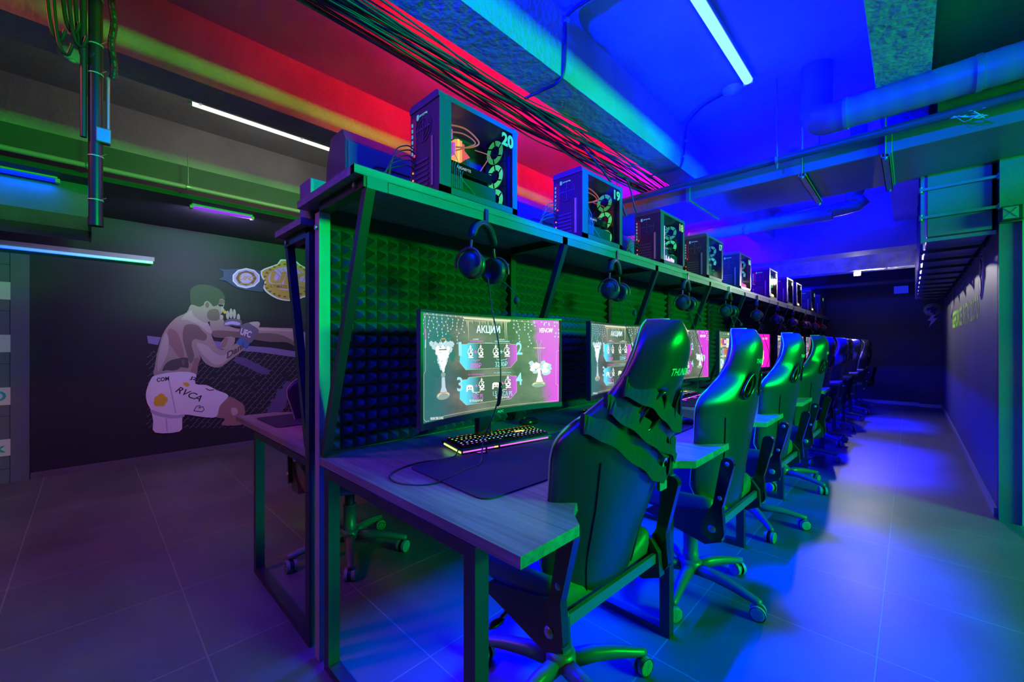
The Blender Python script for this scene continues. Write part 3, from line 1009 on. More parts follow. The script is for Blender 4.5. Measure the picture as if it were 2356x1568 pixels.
def f_panel(nt, uvn, sp, b):
    cr = nd(nt, 'ShaderNodeValToRGB')
    e = cr.color_ramp.elements
    e[0].position = 0.30; e[0].color = (0.10, 0.62, 0.80, 1)
    e[1].position = 0.72; e[1].color = (0.85, 0.0, 0.95, 1)
    x = cr.color_ramp.elements.new(0.40); x.color = (0.06, 0.065, 0.06, 1)
    x = cr.color_ramp.elements.new(0.59); x.color = (0.07, 0.06, 0.065, 1)
    nt.links.new(sp.outputs[0], cr.inputs[0])
    nt.links.new(cr.outputs[0], b.inputs['Emission Color'])
E_PANEL = uv_emit('screen_panel_gradient', f_panel)
def f_launch(nt, uvn, sp, b):
    cr = nd(nt, 'ShaderNodeValToRGB')
    e = cr.color_ramp.elements
    e[0].position = 0.0; e[0].color = (0.12, 0.30, 0.10, 1)
    e[1].position = 1.0; e[1].color = (0.05, 0.11, 0.07, 1)
    nt.links.new(sp.outputs[1], cr.inputs[0])
    nt.links.new(cr.outputs[0], b.inputs['Emission Color'])
E_LAUNCH = uv_emit('screen_launcher_ground', f_launch)
def f_mag(nt, uvn, sp, b):
    cr = nd(nt, 'ShaderNodeValToRGB')
    e = cr.color_ramp.elements
    e[0].position = 0.2; e[0].color = (0.35, 0.0, 0.25, 1)
    e[1].position = 0.8; e[1].color = (0.85, 0.01, 0.50, 1)
    nt.links.new(sp.outputs[0], cr.inputs[0])
    nt.links.new(cr.outputs[0], b.inputs['Emission Color'])
E_MAG = uv_emit('screen_magenta_ground', f_mag)

EM = {
    'white': emat('screen_white', (0.95, 0.95, 0.90), 1.15),
    'cream': emat('screen_cream', (0.80, 0.76, 0.52), 1.0),
    'cyan': emat('screen_cyan', (0.35, 0.85, 0.95), 1.0),
    'mag': emat('screen_magenta', (0.85, 0.12, 0.80), 1.0),
    'line': emat('screen_line', (0.55, 0.55, 0.42), 1.0),
    'panel': E_PANEL,
    'wire': emat('screen_wire', (0.45, 0.42, 0.28), 1.0),
    'led': emat('screen_led', (0.45, 0.60, 1.0), 1.4),
    'smoke': emat('screen_smoke', (0.55, 0.72, 0.80), 1.0),
    'glass': emat('screen_glass', (0.30, 0.42, 0.36), 1.0),
    'dark': emat('screen_dark', (0.035, 0.035, 0.03), 1.0),
    'orange': emat('screen_orange', (0.75, 0.25, 0.08), 1.0),
    'teal': emat('screen_teal', (0.03, 0.16, 0.15), 1.0),
    'g2': emat('screen_green2', (0.10, 0.19, 0.11), 1.0),
    'lime': emat('screen_lime', (0.22, 0.45, 0.05), 1.0),
    'yel': emat('screen_yellow', (0.85, 0.70, 0.15), 1.0),
    'vio': emat('screen_violet', (0.25, 0.03, 0.60), 1.0),
    'red': emat('screen_red', (0.75, 0.10, 0.06), 1.0),
    'sky': emat('screen_sky', (0.25, 0.55, 0.80), 1.0),
}
def poster():
    s = Screen()
    rnd = random.Random(3)
    # teal clouds on the left
    for x, y, rx, ry in ((420, 370, 120, 60), (280, 640, 90, 110), (330, 800, 140, 90), (230, 950, 90, 120), (200, 1200, 80, 110), (560, 640, 40, 60)):
        s.blob(x, y, rx, ry, 'teal', 22, 0.22)
    s.lv = 2
    # dots
    for i in range(70):
        x = rnd.uniform(250, 1800); y = rnd.uniform(200, 1300)
        s.blob(x, y, 5, 5, rnd.choice(['mag', 'dark', 'mag', 'dark']), 5)
    s.lv = 3
    # frame line
    s.line([(150, 95), (740, 122)], 0.0016, 'line')
    s.line([(1340, 165), (1650, 185)], 0.0016, 'line')
    s.line([(175, 100), (168, 480), (160, 820), (135, 850), (120, 1415), (150, 1445), (200, 1440)], 0.0016, 'line')
    s.line([(410, 1396), (1000, 1325), (1820, 1235)], 0.0016, 'line')
    s.line([(1820, 190), (1880, 195), (1872, 560), (1838, 580), (1815, 1010), (1838, 1035), (1825, 1235)], 0.0016, 'line')
    s.poly([(166, 290), (182, 290), (180, 420), (166, 420)], 'mag')
    s.poly([(166, 420), (180, 420), (176, 525), (160, 525)], 'cyan')
    # icicles
    P = [(715, 118), (1345, 152)]
    edge = [(715, 118), (1345, 152), (1340, 170)]
    xs = 1335
    while xs > 730:
        yb = 165 + (xs - 1340) * 0.02
        dep = rnd.choice([25, 45, 70, 40, 120, 60, 35])
        if abs(xs - 1285) < 14: dep = 330
        if abs(xs - 805) < 14: dep = 300
        edge += [(xs - 4, yb + 8), (xs - 9, yb + dep), (xs - 14, yb + 8)]
        xs -= 19
    edge += [(725, 135)]
    for i in range(3, len(edge) - 3, 3):
        a, b_, c = edge[i], edge[i + 1], edge[i + 2]
        s.poly([a, b_, c], 'cream')
    s.poly([(715, 118), (1345, 152), (1338, 178), (740, 148)], 'cream')
    # light garlands
    for x0, ln in [(150, 260), (225, 300), (290, 170), (355, 270), (430, 270), (497, 240), (570, 170), (640, 350), (715, 200), (1385, 150), (1430, 280), (1500, 120), (1555, 340), (1610, 60), (1830, 190), (1878, 190), (1720, 40), (1770, 40)]:
        y0 = 80 + (x0 - 135) * 0.06
        pts = []
        n = max(3, int(ln / 40))
        for j in range(n + 1):
            pts.append((x0 + 14 * math.sin(j * 1.7 + x0), y0 + ln * j / n))
        s.line(pts, 0.0013, 'wire')
        for j, p in enumerate(pts):
            s.blob(p[0] + (9 if j % 2 else -9), p[1] + 8, 7, 10, 'led', 6)
            s.blob(p[0] + (10 if j % 2 else -10), p[1] + 8, 3.4, 5, 'white', 5)
    s.lv = 4
    s.text('АКЦИИ', 898, 228, 1205, 352, 'cyan', 0.03)
    s.lv = 5
    s.text('АКЦИИ', 903, 232, 1209, 350, 'white', 0.0)
    # logo word
    s.text('VENOM', 1668, 262, 1812, 326, 'white', 0.03, 0.35)
    # panels
    s.lv = 4
    s.poly([(690, 482), (760, 482), (790, 466), (1320, 470), (1330, 484), (1400, 486), (1400, 690), (1320, 790), (740, 815), (658, 715), (665, 630)], 'panel')
    s.lv = 5
    s.line([(690, 482), (760, 482), (790, 466), (1320, 470), (1330, 484), (1400, 486), (1400, 690), (1320, 790), (740, 815), (658, 715)], 0.0018, 'line')
    s.lv = 4
    s.poly([(690, 945), (755, 942), (775, 915), (1290, 890), (1320, 906), (1385, 906), (1378, 1120), (1300, 1210), (730, 1272), (645, 1190), (650, 1095)], 'panel')
    s.lv = 5
    s.line([(690, 945), (755, 942), (775, 915), (1290, 890), (1320, 906), (1385, 906), (1378, 1120), (1300, 1210), (730, 1272), (645, 1190)], 0.0018, 'line')
    s.poly([(1010, 460), (1105, 462), (1105, 468), (1010, 466)], 'cyan')
    s.lv = 6
    s.text('1', 648, 450, 690, 630, 'cyan', 0.02)
    s.text('2', 1395, 455, 1465, 622, 'cyan', 0.02)
    s.text('3', 612, 905, 690, 1092, 'cyan', 0.02)
    s.text('4', 1375, 862, 1448, 1026, 'cyan', 0.02)
    def hookah(cx, cy, k=1.0):
        s.line([(cx, cy - 85 * k), (cx, cy + 20 * k)], 0.0035, 'white')
        s.line([(cx - 14, cy - 62 * k), (cx + 14, cy - 62 * k)], 0.003, 'white')
        s.line([(cx - 5, cy - 50 * k), (cx - 30, cy - 20 * k), (cx - 40, cy + 20 * k), (cx - 10, cy + 40 * k)], 0.003, 'white')
        s.line([(cx + 8, cy - 40 * k), (cx + 30, cy - 22 * k), (cx + 6, cy), (cx + 32, cy + 22 * k)], 0.003, 'white')
        s.blob(cx, cy + 42 * k, 32, 26 * k, 'white', 14)
        s.lv = 7
        s.blob(cx, cy + 38 * k, 14, 12 * k, 'dark', 8)
        s.lv = 6
        s.poly([(cx - 32, cy + 72 * k), (cx + 32, cy + 72 * k), (cx + 32, cy + 86 * k), (cx - 32, cy + 86 * k)], 'white')
    hookah(812, 575); hookah(950, 570); hookah(1145, 570); hookah(1282, 562)
    hookah(948, 1005, .95); hookah(1280, 980, .95)
    def plus(x, y, m):
        s.line([(x - 18, y), (x + 18, y)], 0.0035, m); s.line([(x, y - 24), (x, y + 24)], 0.0035, m)
    plus(878, 583, 'mag'); plus(1212, 580, 'cyan'); plus(875, 1030, 'mag'); plus(1211, 1003, 'mag')
    def brace(x0, x1, y, m):
        c = (x0 + x1) / 2
        s.line([(x0, y - 20), (x0 + 8, y), (c - 8, y), (c, y + 20), (c + 8, y), (x1 - 8, y), (x1, y - 20)], 0.002, m)
    brace(812, 940, 690, 'mag'); brace(1150, 1275, 688, 'cyan'); brace(815, 925, 1110, 'white'); brace(1155, 1262, 1083, 'white')
    def pad(cx, cy):
        s.poly([(cx - 50, cy + 45), (cx - 42, cy - 30), (cx - 20, cy - 42), (cx + 20, cy - 42), (cx + 42, cy - 30), (cx + 50, cy + 45), (cx + 34, cy + 48), (cx + 20, cy + 18), (cx - 20, cy + 18), (cx - 34, cy + 48)], 'white')
        s.lv = 7
        s.blob(cx - 16, cy - 2, 8, 9, 'dark', 8); s.blob(cx + 16, cy - 2, 8, 9, 'dark', 8)
        s.lv = 6
    pad(786, 1055); pad(1128, 1030)
    s.text('2800₽', 797, 725, 948, 795, 'mag', 0.01)
    s.text('3200₽', 1130, 710, 1280, 780, 'cyan', 0.01)
    s.text('1 ЧАС PS', 780, 1128, 958, 1200, 'mag', 0.01)
    s.text('1.5 ЧАСА PS', 1088, 1100, 1325, 1168, 'cyan', 0.01)
    s.text('В ПОДАРОК', 780, 1205, 955, 1240, 'white', 0.01)
    s.text('В ПОДАРОК', 1120, 1172, 1288, 1203, 'white', 0.01)
    s.text('КАЛЬЯН', 852, 406, 925, 424, 'white', 0.01)
    s.text('КАЛЬЯН', 1188, 410, 1256, 428, 'white', 0.01)
    s.text('PS + ЛЕГКИЙ КАЛЬЯН', 772, 864, 985, 888, 'mag', 0.01)
    s.text('PS + АВТОРСКИЙ КАЛЬЯН', 1112, 847, 1320, 869, 'cyan', 0.01)
    s.line([(808, 438), (985, 440)], 0.003, 'mag'); s.line([(1135, 441), (1318, 443)], 0.003, 'cyan')
    s.text('VENOM CYBER LOUNGE', 215, 1398, 405, 1432, 'white', 0.01)
    # left water pipe with smoke
    rs = random.Random(5)
    for i in range(46):
        a = rs.uniform(0, 1)
        y = 470 + a * 330
        half = 150 * (1 - a) ** 1.1 + 18
        x = 410 + rs.uniform(-half, half)
        s.blob(x, y, 32 * (1 - a * .5), 34 * (1 - a * .3), 'smoke', 14, 0.3)
    s.lv = 7
    for i in range(60):
        a = rs.uniform(0, 1)
        y = 520 + a * 300
        half = 95 * (1 - a) ** 1.1 + 10
        x = 418 + rs.uniform(-half, half)
        s.blob(x, y, 26 * (1 - a * .5), 30 * (1 - a * .3), 'white', 14, 0.3)
    s.poly([(398, 402), (462, 398), (464, 418), (400, 420)], 'orange')
    s.line([(392, 420), (400, 455), (415, 480), (416, 525)], 0.0016, 'white'); s.line([(470, 418), (458, 450), (436, 480), (434, 525)], 0.0016, 'white')
    s.lv = 8
    s.line([(365, 552), (480, 548)], 0.003, 'dark')
    s.poly([(396, 905), (440, 900), (446, 1030), (470, 1092), (365, 1100), (390, 1030)], 'smoke')
    s.blob(418, 870, 32, 34, 'glass', 14)
    s.blob(412, 1135, 96, 52, 'glass', 22)
    s.lv = 9
    s.blob(412, 1128, 84, 34, 'cream', 20)
    s.lv = 10
    s.blob(412, 1140, 70, 34, 'glass', 20)
    s.line([(360, 1095), (410, 1100), (470, 1088)], 0.003, 'orange')
    # right water pipe
    s.lv = 6
    for i in range(26):
        sd = rs.choice((-1, 1))
        s.blob(1650 + sd * rs.uniform(25, 105), 800 + rs.uniform(-70, 70), 26, 30, 'smoke', 14, .3)
    s.lv = 7
    for i in range(22):
        sd = rs.choice((-1, 1))
        s.blob(1650 + sd * rs.uniform(15, 85), 800 + rs.uniform(-55, 55), 20, 24, 'white', 14, .3)
    s.line([(1630, 420), (1628, 455), (1642, 490), (1640, 780)], 0.0016, 'smoke'); s.line([(1680, 420), (1682, 455), (1664, 490), (1658, 780)], 0.0016, 'smoke')
    s.line([(1590, 530), (1720, 532)], 0.003, 'cream')
    s.poly([(1632, 800), (1655, 798), (1660, 900), (1682, 985), (1600, 990), (1626, 900)], 'white')
    s.blob(1630, 1020, 76, 38, 'glass', 20); s.lv = 8; s.blob(1630, 1012, 66, 24, 'cream', 18); s.lv = 9; s.blob(1630, 1026, 55, 24, 'glass', 18)
    s.line([(1580, 990), (1640, 996), (1695, 985)], 0.003, 'orange')
    return s
def launcher():
    s = Screen()
    R = lambda x0, y0, x1, y1, m: s.poly([(x0, y0), (x1, y0), (x1, y1), (x0, y1)], m, True)
    R(0.0, 0.90, 1.0, 1.0, 'g2'); R(0.0, 0.0, 0.16, 0.9, 'g2'); R(0.62, 0.0, 0.64, 0.88, 'lime'); R(0.16, 0.885, 0.85, 0.892, 'lime')
    s.lv = 2
    for x in (0.05, 0.10, 0.13): R(x, 0.935, x + .025, 0.975, 'white')
    for x in (0.27, 0.36, 0.45): R(x, 0.945, x + .045, 0.955, 'white'); R(x, 0.97, x + .03, 0.976, 'white')
    R(0.53, 0.93, 0.60, 0.98, 'cream'); R(0.67, 0.93, 0.76, 0.98, 'sky')
    for i in range(7): R(0.05, 0.80 - i * .07, 0.09, 0.81 - i * .07, 'white')
    s.lv = 2
    cols = [['yel', 'red', 'vio', 'white'], ['teal', 'sky', 'orange', 'red'], ['white', 'sky']]
    for r, row in enumerate(cols):
        for c, m in enumerate(row):
            x = 0.22 + c * 0.095; y = 0.62 - r * 0.245
            if r == 2: x += 0.0
            R(x, y, x + .088, y + .225, m)
            s.lv = 3
            R(x + .015, y + .10, x + .07, y + .19, row[(c + 1) % len(row)])
            R(x + .01, y + .02, x + .078, y + .06, 'cream')
            s.lv = 2
    R(0.70, 0.80, 0.80, 0.84, 'cream'); R(0.71, 0.70, 0.77, 0.77, 'white')
    for i in range(5): R(0.70, 0.60 - i * .09, 0.86, 0.62 - i * .09, 'white')
    return s
def magenta():
    s = Screen()
    s.text('VENOM', 1560, 262, 1800, 340, 'cream', 0.03, 0.35)
    R = lambda x0, y0, x1, y1, m: s.poly([(x0, y0), (x1, y0), (x1, y1), (x0, y1)], m, True)
    s.blob(1500, 900, 120, 300, 'cream', 24, .15); s.blob(1480, 700, 60, 120, 'orange', 16, .2)
    R(0.1, 0.3, 0.5, 0.35, 'white'); R(0.1, 0.5, 0.45, 0.55, 'white')
    return s

def make_monitor(kind):
    t = thing('monitor', (0, 0, 0), 0, None, 'monitor')
    # origin at the desk surface below the centre of the screen; screen faces +x
    W = SW + 0.022; Hh = SH + 0.03
    zc = 0.338
    N = 22
    def shell(x_off0, x_off1, hw, z0, z1):
        vs = []; fs = []
        for i in range(N + 1):
            yy = -hw + 2 * hw * i / N
            th = yy / RC
            xb = RC * (1 - math.cos(th)); yb = RC * math.sin(th)
            for xo, z in ((x_off0, z0), (x_off1, z0), (x_off1, z1), (x_off0, z1)):
                vs.append((xb + xo, yb, z))
        for i in range(N):
            a = i * 4
            for k in range(4):
                fs.append((a + k, a + (k + 1) % 4, a + 4 + (k + 1) % 4, a + 4 + k))
        fs += [(3, 2, 1, 0), (N * 4, N * 4 + 1, N * 4 + 2, N * 4 + 3)]
        return vs, fs
    mb = MB()
    vs, fs = shell(-0.022, -0.001, W / 2, zc - SH / 2 - .022, zc + SH / 2 + .008); mb.add(vs, fs)
    vs, fs = shell(-0.001, 0.006, W / 2, zc - SH / 2 - .022, zc - SH / 2 - .001); mb.add(vs, fs)
    vs, fs = shell(-0.001, 0.004, W / 2, zc + SH / 2 + .001, zc + SH / 2 + .008); mb.add(vs, fs)
    mb.build('bezel', M_PLAST, t)
    for sg in (-1, 1):
        m2 = MB()
        th = sg * (SW / 2 + .006) / RC
        xb = RC * (1 - math.cos(th)); yb = RC * math.sin(th)
        m2.box(xb - .004, xb + .005, yb - .005, yb + .005, zc - SH / 2, zc + SH / 2)
        m2.build('side_bezel', M_PLAST, t)
    mats = EM
    s = {'poster': poster, 'launcher': launcher, 'magenta': magenta}[kind]()
    scr = s.build('screen', mats, t, {'poster': E_POSTER, 'launcher': E_LAUNCH, 'magenta': E_MAG}[kind])
    scr.location = (0, 0, zc)
    lt = MB()
    put_text(lt, 'AOC', (0.0072, 0.02, zc - SH / 2 - .016), (0, 0.035, 0), (0, 0, 0.010), 0, 0.01)
    lt.build('lettering', M_LOGO, t)
    # stand
    MB().bbox(-0.075, -0.045, -0.035, 0.035, 0.008, 0.36, 0.004).build('stand_post', M_GLOSS, t)
    MB().bbox(-0.05, -0.018, -0.06, 0.06, 0.27, 0.39, 0.004).build('mount', M_PLAST, t)
    fb = MB()
    fb.prism([(-0.20, -0.11), (0.06, -0.13), (0.075, -0.10), (-0.01, 0.0), (0.075, 0.10), (0.06, 0.13), (-0.20, 0.11)], 0.0, 0.008)
    fb.build('stand_foot', M_GLOSS, t)
    return t
ZD = 0.751
kinds = ['poster', 'poster', 'poster', 'launcher', 'magenta', 'poster', 'poster', 'poster', 'poster', 'poster']
MONY = [1.150, 2.155, 3.115, 4.11, 5.12, 6.24, 7.2, 8.15, 9.05, 9.95]
desc = {'poster': 'curved monitor showing the hookah price poster', 'launcher': 'curved monitor with a green game menu', 'magenta': 'curved monitor with a bright magenta picture'}
protos = {}
for k in range(NST):
    kd = kinds[k]
    loc = (-1.225, MONY[k], ZD)
    rz = math.radians(0)
    lab = desc[kd] + ', %s in the row' % ORD[k]
    if kd not in protos:
        t = make_monitor(kd)
        t.location = loc; t.rotation_euler = (0, 0, rz)
        protos[kd] = t
        tag(t, lab, None, 'curved monitors on the near desks')
    else:
        dup(protos[kd], loc, rz, lab, 'curved monitors on the near desks')

# ------------------------------------------------------------------ gaming chairs
TILT = math.tan(math.radians(18))
def prof_w(z):
    T = [(0, .20), (.06, .222), (.16, .238), (.28, .255), (.38, .282), (.44, .300), (.48, .298), (.515, .268), (.555, .200), (.595, .152), (.645, .130), (.70, .118), (.742, .100), (.770, .070), (.79, .025)]
    for (a, wa), (b, wb) in zip(T[:-1], T[1:]):
        if z <= b:
            return wa + (wb - wa) * (z - a) / (b - a)
    return T[-1][1]
BH0 = 0.445     # height of the lower edge of the backrest
def back_point(u, z, front):
    w_ = prof_w(z)
    y = u * w_
    head = max(0.0, min(1.0, (z - .5) / .15))
    a = abs(u)
    cc = 0.05 + 0.065 * (1 - head) * max(0, min(1, z / .12)) + 0.022 * head
    topc = max(0.0, (z - .68) / .11)
    xb = 0.205 + z * TILT - cc * a ** 2.4 - 0.045 * topc ** 2.2
    th = (0.062 + 0.012 * head) * (1 - a ** 2.6) * (1 - .75 * topc ** 2) + 0.020
    if not front:
        return (xb, y, BH0 + z)
    bol = 0.0
    if a > .5: bol = -0.018 * math.sin((a - .5) / .5 * PI)
    return (xb - th + bol, y * 0.985, BH0 + z)
ROWS = [0, .012, .05, .12, .2, .28, .35, .40, .44, .475, .50, .535, .57, .595, .63, .68, .72, .75, .772, .785, .79]
UC = [-1, -.94, -.8, -.6, -.44, -.20, 0, .20, .44, .6, .8, .94, 1]
HOLE_R = (10, 13)
HOLE_C = ((4, 5), (7, 8))
def make_backrest(parent):
    vs = []; idx = {}
    for f in (0, 1):
        for r, z in enumerate(ROWS):
            for c, u in enumerate(UC):
                idx[f, r, c] = len(vs)
                vs.append(back_point(u, z, f))
    fs = []
    def hole(r, c):
        return HOLE_R[0] <= r < HOLE_R[1] and c in (4, 7)
    R = len(ROWS); C = len(UC)
    for r in range(R - 1):
        for c in range(C - 1):
            if hole(r, c):
                for (a, b_) in (((r, c), (r, c + 1)), ((r + 1, c), (r + 1, c + 1)), ((r, c), (r + 1, c)), ((r, c + 1), (r + 1, c + 1))):
                    # wall only where the neighbour is solid
                    if a[0] == b_[0]:
                        nb = (r - 1, c) if a[0] == r else (r + 1, c)
                    else:
                        nb = (r, c - 1) if a[1] == c else (r, c + 1)
                    if not hole(*nb):
                        fs.append((idx[0, a[0], a[1]], idx[0, b_[0], b_[1]], idx[1, b_[0], b_[1]], idx[1, a[0], a[1]]))
                continue
            for f in (0, 1):
                q = (idx[f, r, c], idx[f, r, c + 1], idx[f, r + 1, c + 1], idx[f, r + 1, c])
                fs.append(q if f == 0 else q[::-1])
    for r in range(R - 1):
        for c in (0, C - 1):
            fs.append((idx[0, r, c], idx[1, r, c], idx[1, r + 1, c], idx[0, r + 1, c]))
    for c in range(C - 1):
        for r in (0, R - 1):
            fs.append((idx[0, r, c], idx[1, r, c], idx[1, r, c + 1], idx[0, r, c + 1]))
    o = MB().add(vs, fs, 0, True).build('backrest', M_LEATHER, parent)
    return subsurf_bake(o, 2)

def make_chair():
    t = thing('gaming_chair', (0, 0, 0), 0, None, 'chair')
    make_backrest(t)
    # piping along the front outline
    P = []
    for z in [q * .79 / 40 for q in range(41)]:
        p = back_point(1, z, 1); P.append((p[0] + .004, p[1] * 1.003, p[2]))
    top = []
    for u in (.8, .5, .2, 0, -.2, -.5, -.8):
        p = back_point(u, .79, 1); top.append((p[0] + .004, p[1], p[2] + .001))
    Pl = [(x, -y, z) for x, y, z in P][::-1]
    MB().tube(smooth_path(P + top + Pl, 2), 0.0028, 6).build('piping', M_PIPING, t)
    # back seams
    for sg in (-1, 1):
        sm_ = []
        for z in [0.02 + .40 * q / 14 for q in range(15)]:
            p = back_point(sg * (.56 + .1 * (z / .42)), z, 0)
            sm_.append((p[0] + .0005, p[1], p[2]))
        MB().tube(sm_, 0.0022, 6).build('back_seam', M_GLOSS, t)
        # glossy rims of the slots
        rim = []
        for i in range(20):
            a = 2 * PI * i / 20
            u = sg * (.32 + .15 * math.cos(a)); z = .545 + .052 * math.sin(a)
            p = back_point(u, z, 0); rim.append((p[0] + .001, p[1], p[2]))
        MB().tube(rim, 0.0055, 8, closed=True).build('slot_rim', M_GLOSS, t)
    # lettering on the head
    mb = MB()
    put_text(mb, 'THUNDERX3', (0, -0.045, .640), (0, 0.128, 0), (0, 0, 0.020), 0, 0.012, 0.15)
    mb.v = [(back_point(y / prof_w(z), z, 0)[0] + .0022, y, BH0 + z) for x, y, z in mb.v]
    lt = mb.build('lettering', M_LOGO, t)
    # seat
    vs = []; fs = []
    NX, NY = 12, 12
    def seat(u, v, top):
        x = 0.20 - 0.50 * u
        hw = 0.255 + 0.01 * math.sin(PI * u)
        if u > .8: hw -= 0.05 * ((u - .8) / .2) ** 2
        y = v * hw
        bol = 0.045 * max(0, (abs(v) - .55) / .45) ** 1.2 * (1 - .5 * u)
        if top:
            z = 0.505 + bol - 0.02 * math.cos(v * PI / 2) - (0.05 * ((u - .75) / .25) ** 2 if u > .75 else 0)
        else:
            z = 0.415 + 0.02 * abs(v)
        return (x, y, z)
    idx = {}
    for f in (0, 1):
        for i in range(NX + 1):
            for j in range(NY + 1):
                idx[f, i, j] = len(vs)
                vs.append(seat(i / NX, -1 + 2 * j / NY, f))
    for i in range(NX):
        for j in range(NY):
            for f in (0, 1):
                fs.append((idx[f, i, j], idx[f, i + 1, j], idx[f, i + 1, j + 1], idx[f, i, j + 1]))
    for i in range(NX):
        for j in (0, NY):
            fs.append((idx[0, i, j], idx[1, i, j], idx[1, i + 1, j], idx[0, i + 1, j]))
    for j in range(NY):
        for i in (0, NX):
            fs.append((idx[0, i, j], idx[1, i, j], idx[1, i, j + 1], idx[0, i, j + 1]))
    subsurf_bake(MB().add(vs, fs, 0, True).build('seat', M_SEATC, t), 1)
    # lower shell at the rear of the seat
    MB().prism([(0.23, 0.46), (0.20, 0.50), (-0.06, 0.44), (-0.10, 0.41), (0.02, 0.385), (0.17, 0.35), (0.235, 0.38)], -0.268, -0.235, 0, 'y').prism([(0.23, 0.46), (0.20, 0.50), (-0.06, 0.44), (-0.10, 0.41), (0.02, 0.385), (0.17, 0.35), (0.235, 0.38)], 0.235, 0.268, 0, 'y').box(0.10, 0.18, -0.235, 0.235, 0.395, 0.42).build('seat_shell', M_PLAST, t)
    # hinge covers, long rounded pieces on both sides
    for sg in (-1, 1):
        out = []
        c0 = (0.205, 0.43); c1 = (0.262, 0.70)
        r0, r1 = 0.047, 0.024
        d = math.atan2(c1[1] - c0[1], c1[0] - c0[0])
        for i in range(13):
            a = d + PI / 2 + PI * i / 12
            out.append((c0[0] + r0 * math.cos(a), c0[1] + r0 * math.sin(a)))
        out.append((c0[0] + (c1[0] - c0[0]) * .35 + .018 * math.sin(d), c0[1] + (c1[1] - c0[1]) * .35 - .018 * math.cos(d)))
        for i in range(9):
            a = d - PI / 2 + PI * i / 8
            out.append((c1[0] + r1 * math.cos(a), c1[1] + r1 * math.sin(a)))
        out.append((c0[0] + (c1[0] - c0[0]) * .35 - .018 * math.sin(d), c0[1] + (c1[1] - c0[1]) * .35 + .018 * math.cos(d)))
        mb = MB()
        y0, y1 = (0.262, 0.288) if sg > 0 else (-0.288, -0.262)
        mb.prism(out, y0, y1, 0, 'y')
        yy = sg * 0.288
        h = mb.build('hinge_cover', M_GLOSS, t)
        bv = h.modifiers.new('b', 'BEVEL'); bv.width = 0.006; bv.segments = 3
        for (x, z, r) in ((0.205, .43, .016), (.235, .56, .009), (.262, .70, .009)):
            MB().sphere((x, yy, z), r, 8, sc=(1, .5, 1)).build('hinge_bolt', M_SILV, h)
    # crossbar behind the backrest foot
    MB().beam((0.216, -0.262, 0.440), (0.216, 0.262, 0.440), 0.012, 0.032, up=(0, 0, 1)).build('cross_bracket', M_BASEM, t)
    # mechanism and lever
    MB().bbox(-0.10, 0.12, -0.09, 0.09, 0.355, 0.415, 0.01).build('tilt_mechanism', M_PLAST, t)
    lv = MB().tube(smooth_path([(0.0, -0.08, 0.38), (0.0, -0.2, 0.375), (0.0, -0.27, 0.36)], 4), 0.006, 8).build('lever', M_STEEL, t)
    MB().sphere((0, -0.29, 0.352), 0.02, 8, sc=(.6, 1.6, .5)).build('lever_knob', M_GLOSS, lv)
    MB().lathe([(0.0, .20), (0.026, .20), (0.026, .36), (0, .36)], n=20).build('gas_lift', M_PLAST, t)
    MB().lathe([(0.0, .115), (0.034, .115), (0.036, .125), (0.036, .165), (0.033, .168), (.033, .262), (.036, .264), (.036, .272), (.024, .275), (0, .275)], n=24).build('lift_sleeve', M_BASEM, t)
    # star base
    mb = MB()
    mb.lathe([(0, .075), (0.045, .08), (0.052, .095), (0.05, .125), (0.038, .135), (0, .135)], n=30)
    for k in range(5):
        a = 2 * PI * k / 5
        ca, sa = math.cos(a), math.sin(a)
        secs = [(0.03, .026, .118, .078), (0.12, .023, .122, .084), (0.2, .020, .112, .080), (0.27, .0165, .096, .070), (0.305, .015, .088, .068), (0.318, .010, .084, .070)]
        vs = []
        for r, hw, zt, zb in secs:
            for (yy, zz) in ((-hw, zb), (hw, zb), (hw, zt - .012), (hw * .6, zt), (-hw * .6, zt), (-hw, zt - .012)):
                vs.append((r * ca - yy * sa, r * sa + yy * ca, zz))
        n = 6
        fs = []
        for i in range(len(secs) - 1):
            for j in range(n):
                fs.append((i * n + j, i * n + (j + 1) % n, (i + 1) * n + (j + 1) % n, (i + 1) * n + j))
        fs.append(list(range(n))[::-1]); fs.append([len(vs) - n + j for j in range(n)])
        mb.add(vs, fs, 0, True)
    mb.build('star_base', M_BASEM, t)
    for k in range(5):
        a = 2 * PI * k / 5
        c = Vector((0.298 * math.cos(a), 0.298 * math.sin(a), 0))
        sw = a + 1.9 + k * 1.3
        ax = Vector((math.cos(sw), math.sin(sw), 0))
        fw = Vector((-math.sin(sw), math.cos(sw), 0))
        mb = MB()
        mb.cyl(c + Vector((0, 0, .045)), c + Vector((0, 0, .073)), 0.007, n=10)
        mb.cyl(c - ax * .0065 + Vector((0, 0, .032)) - fw * .006, c + ax * .0065 + Vector((0, 0, .032)) - fw * .006, 0.024, n=18)
        ca = mb.build('caster', M_PLAST, t)
        for s_ in (-1, 1):
            w_ = MB()
            p = c + Vector((0, 0, .031)) - fw * .006
            w_.cyl(p + ax * (s_ * .009), p + ax * (s_ * .025), 0.031, n=24)
            w_.cyl(p + ax * (s_ * .025), p + ax * (s_ * .0265), 0.027, 0.024, n=24)
            wheel = w_.build('wheel', [M_CAST], ca)
            wheel.data.materials.append(M_GLOSS)
            # dark spoked face
            for pl in wheel.data.polygons:
                if len(pl.vertices) > 6 and pl.normal.dot(ax * s_) > .9:
                    pl.material_index = 1
            sp = MB()
            for q in range(8):
                an = 2 * PI * q / 8
                d = Vector((0, 0, 1)) * math.sin(an) + fw * math.cos(an)
                sp.beam(p + ax * (s_ * .0268) + d * .004, p + ax * (s_ * .0268) + d * .026, .0025, .0016, up=ax)
            n0 = len(wheel.data.vertices)
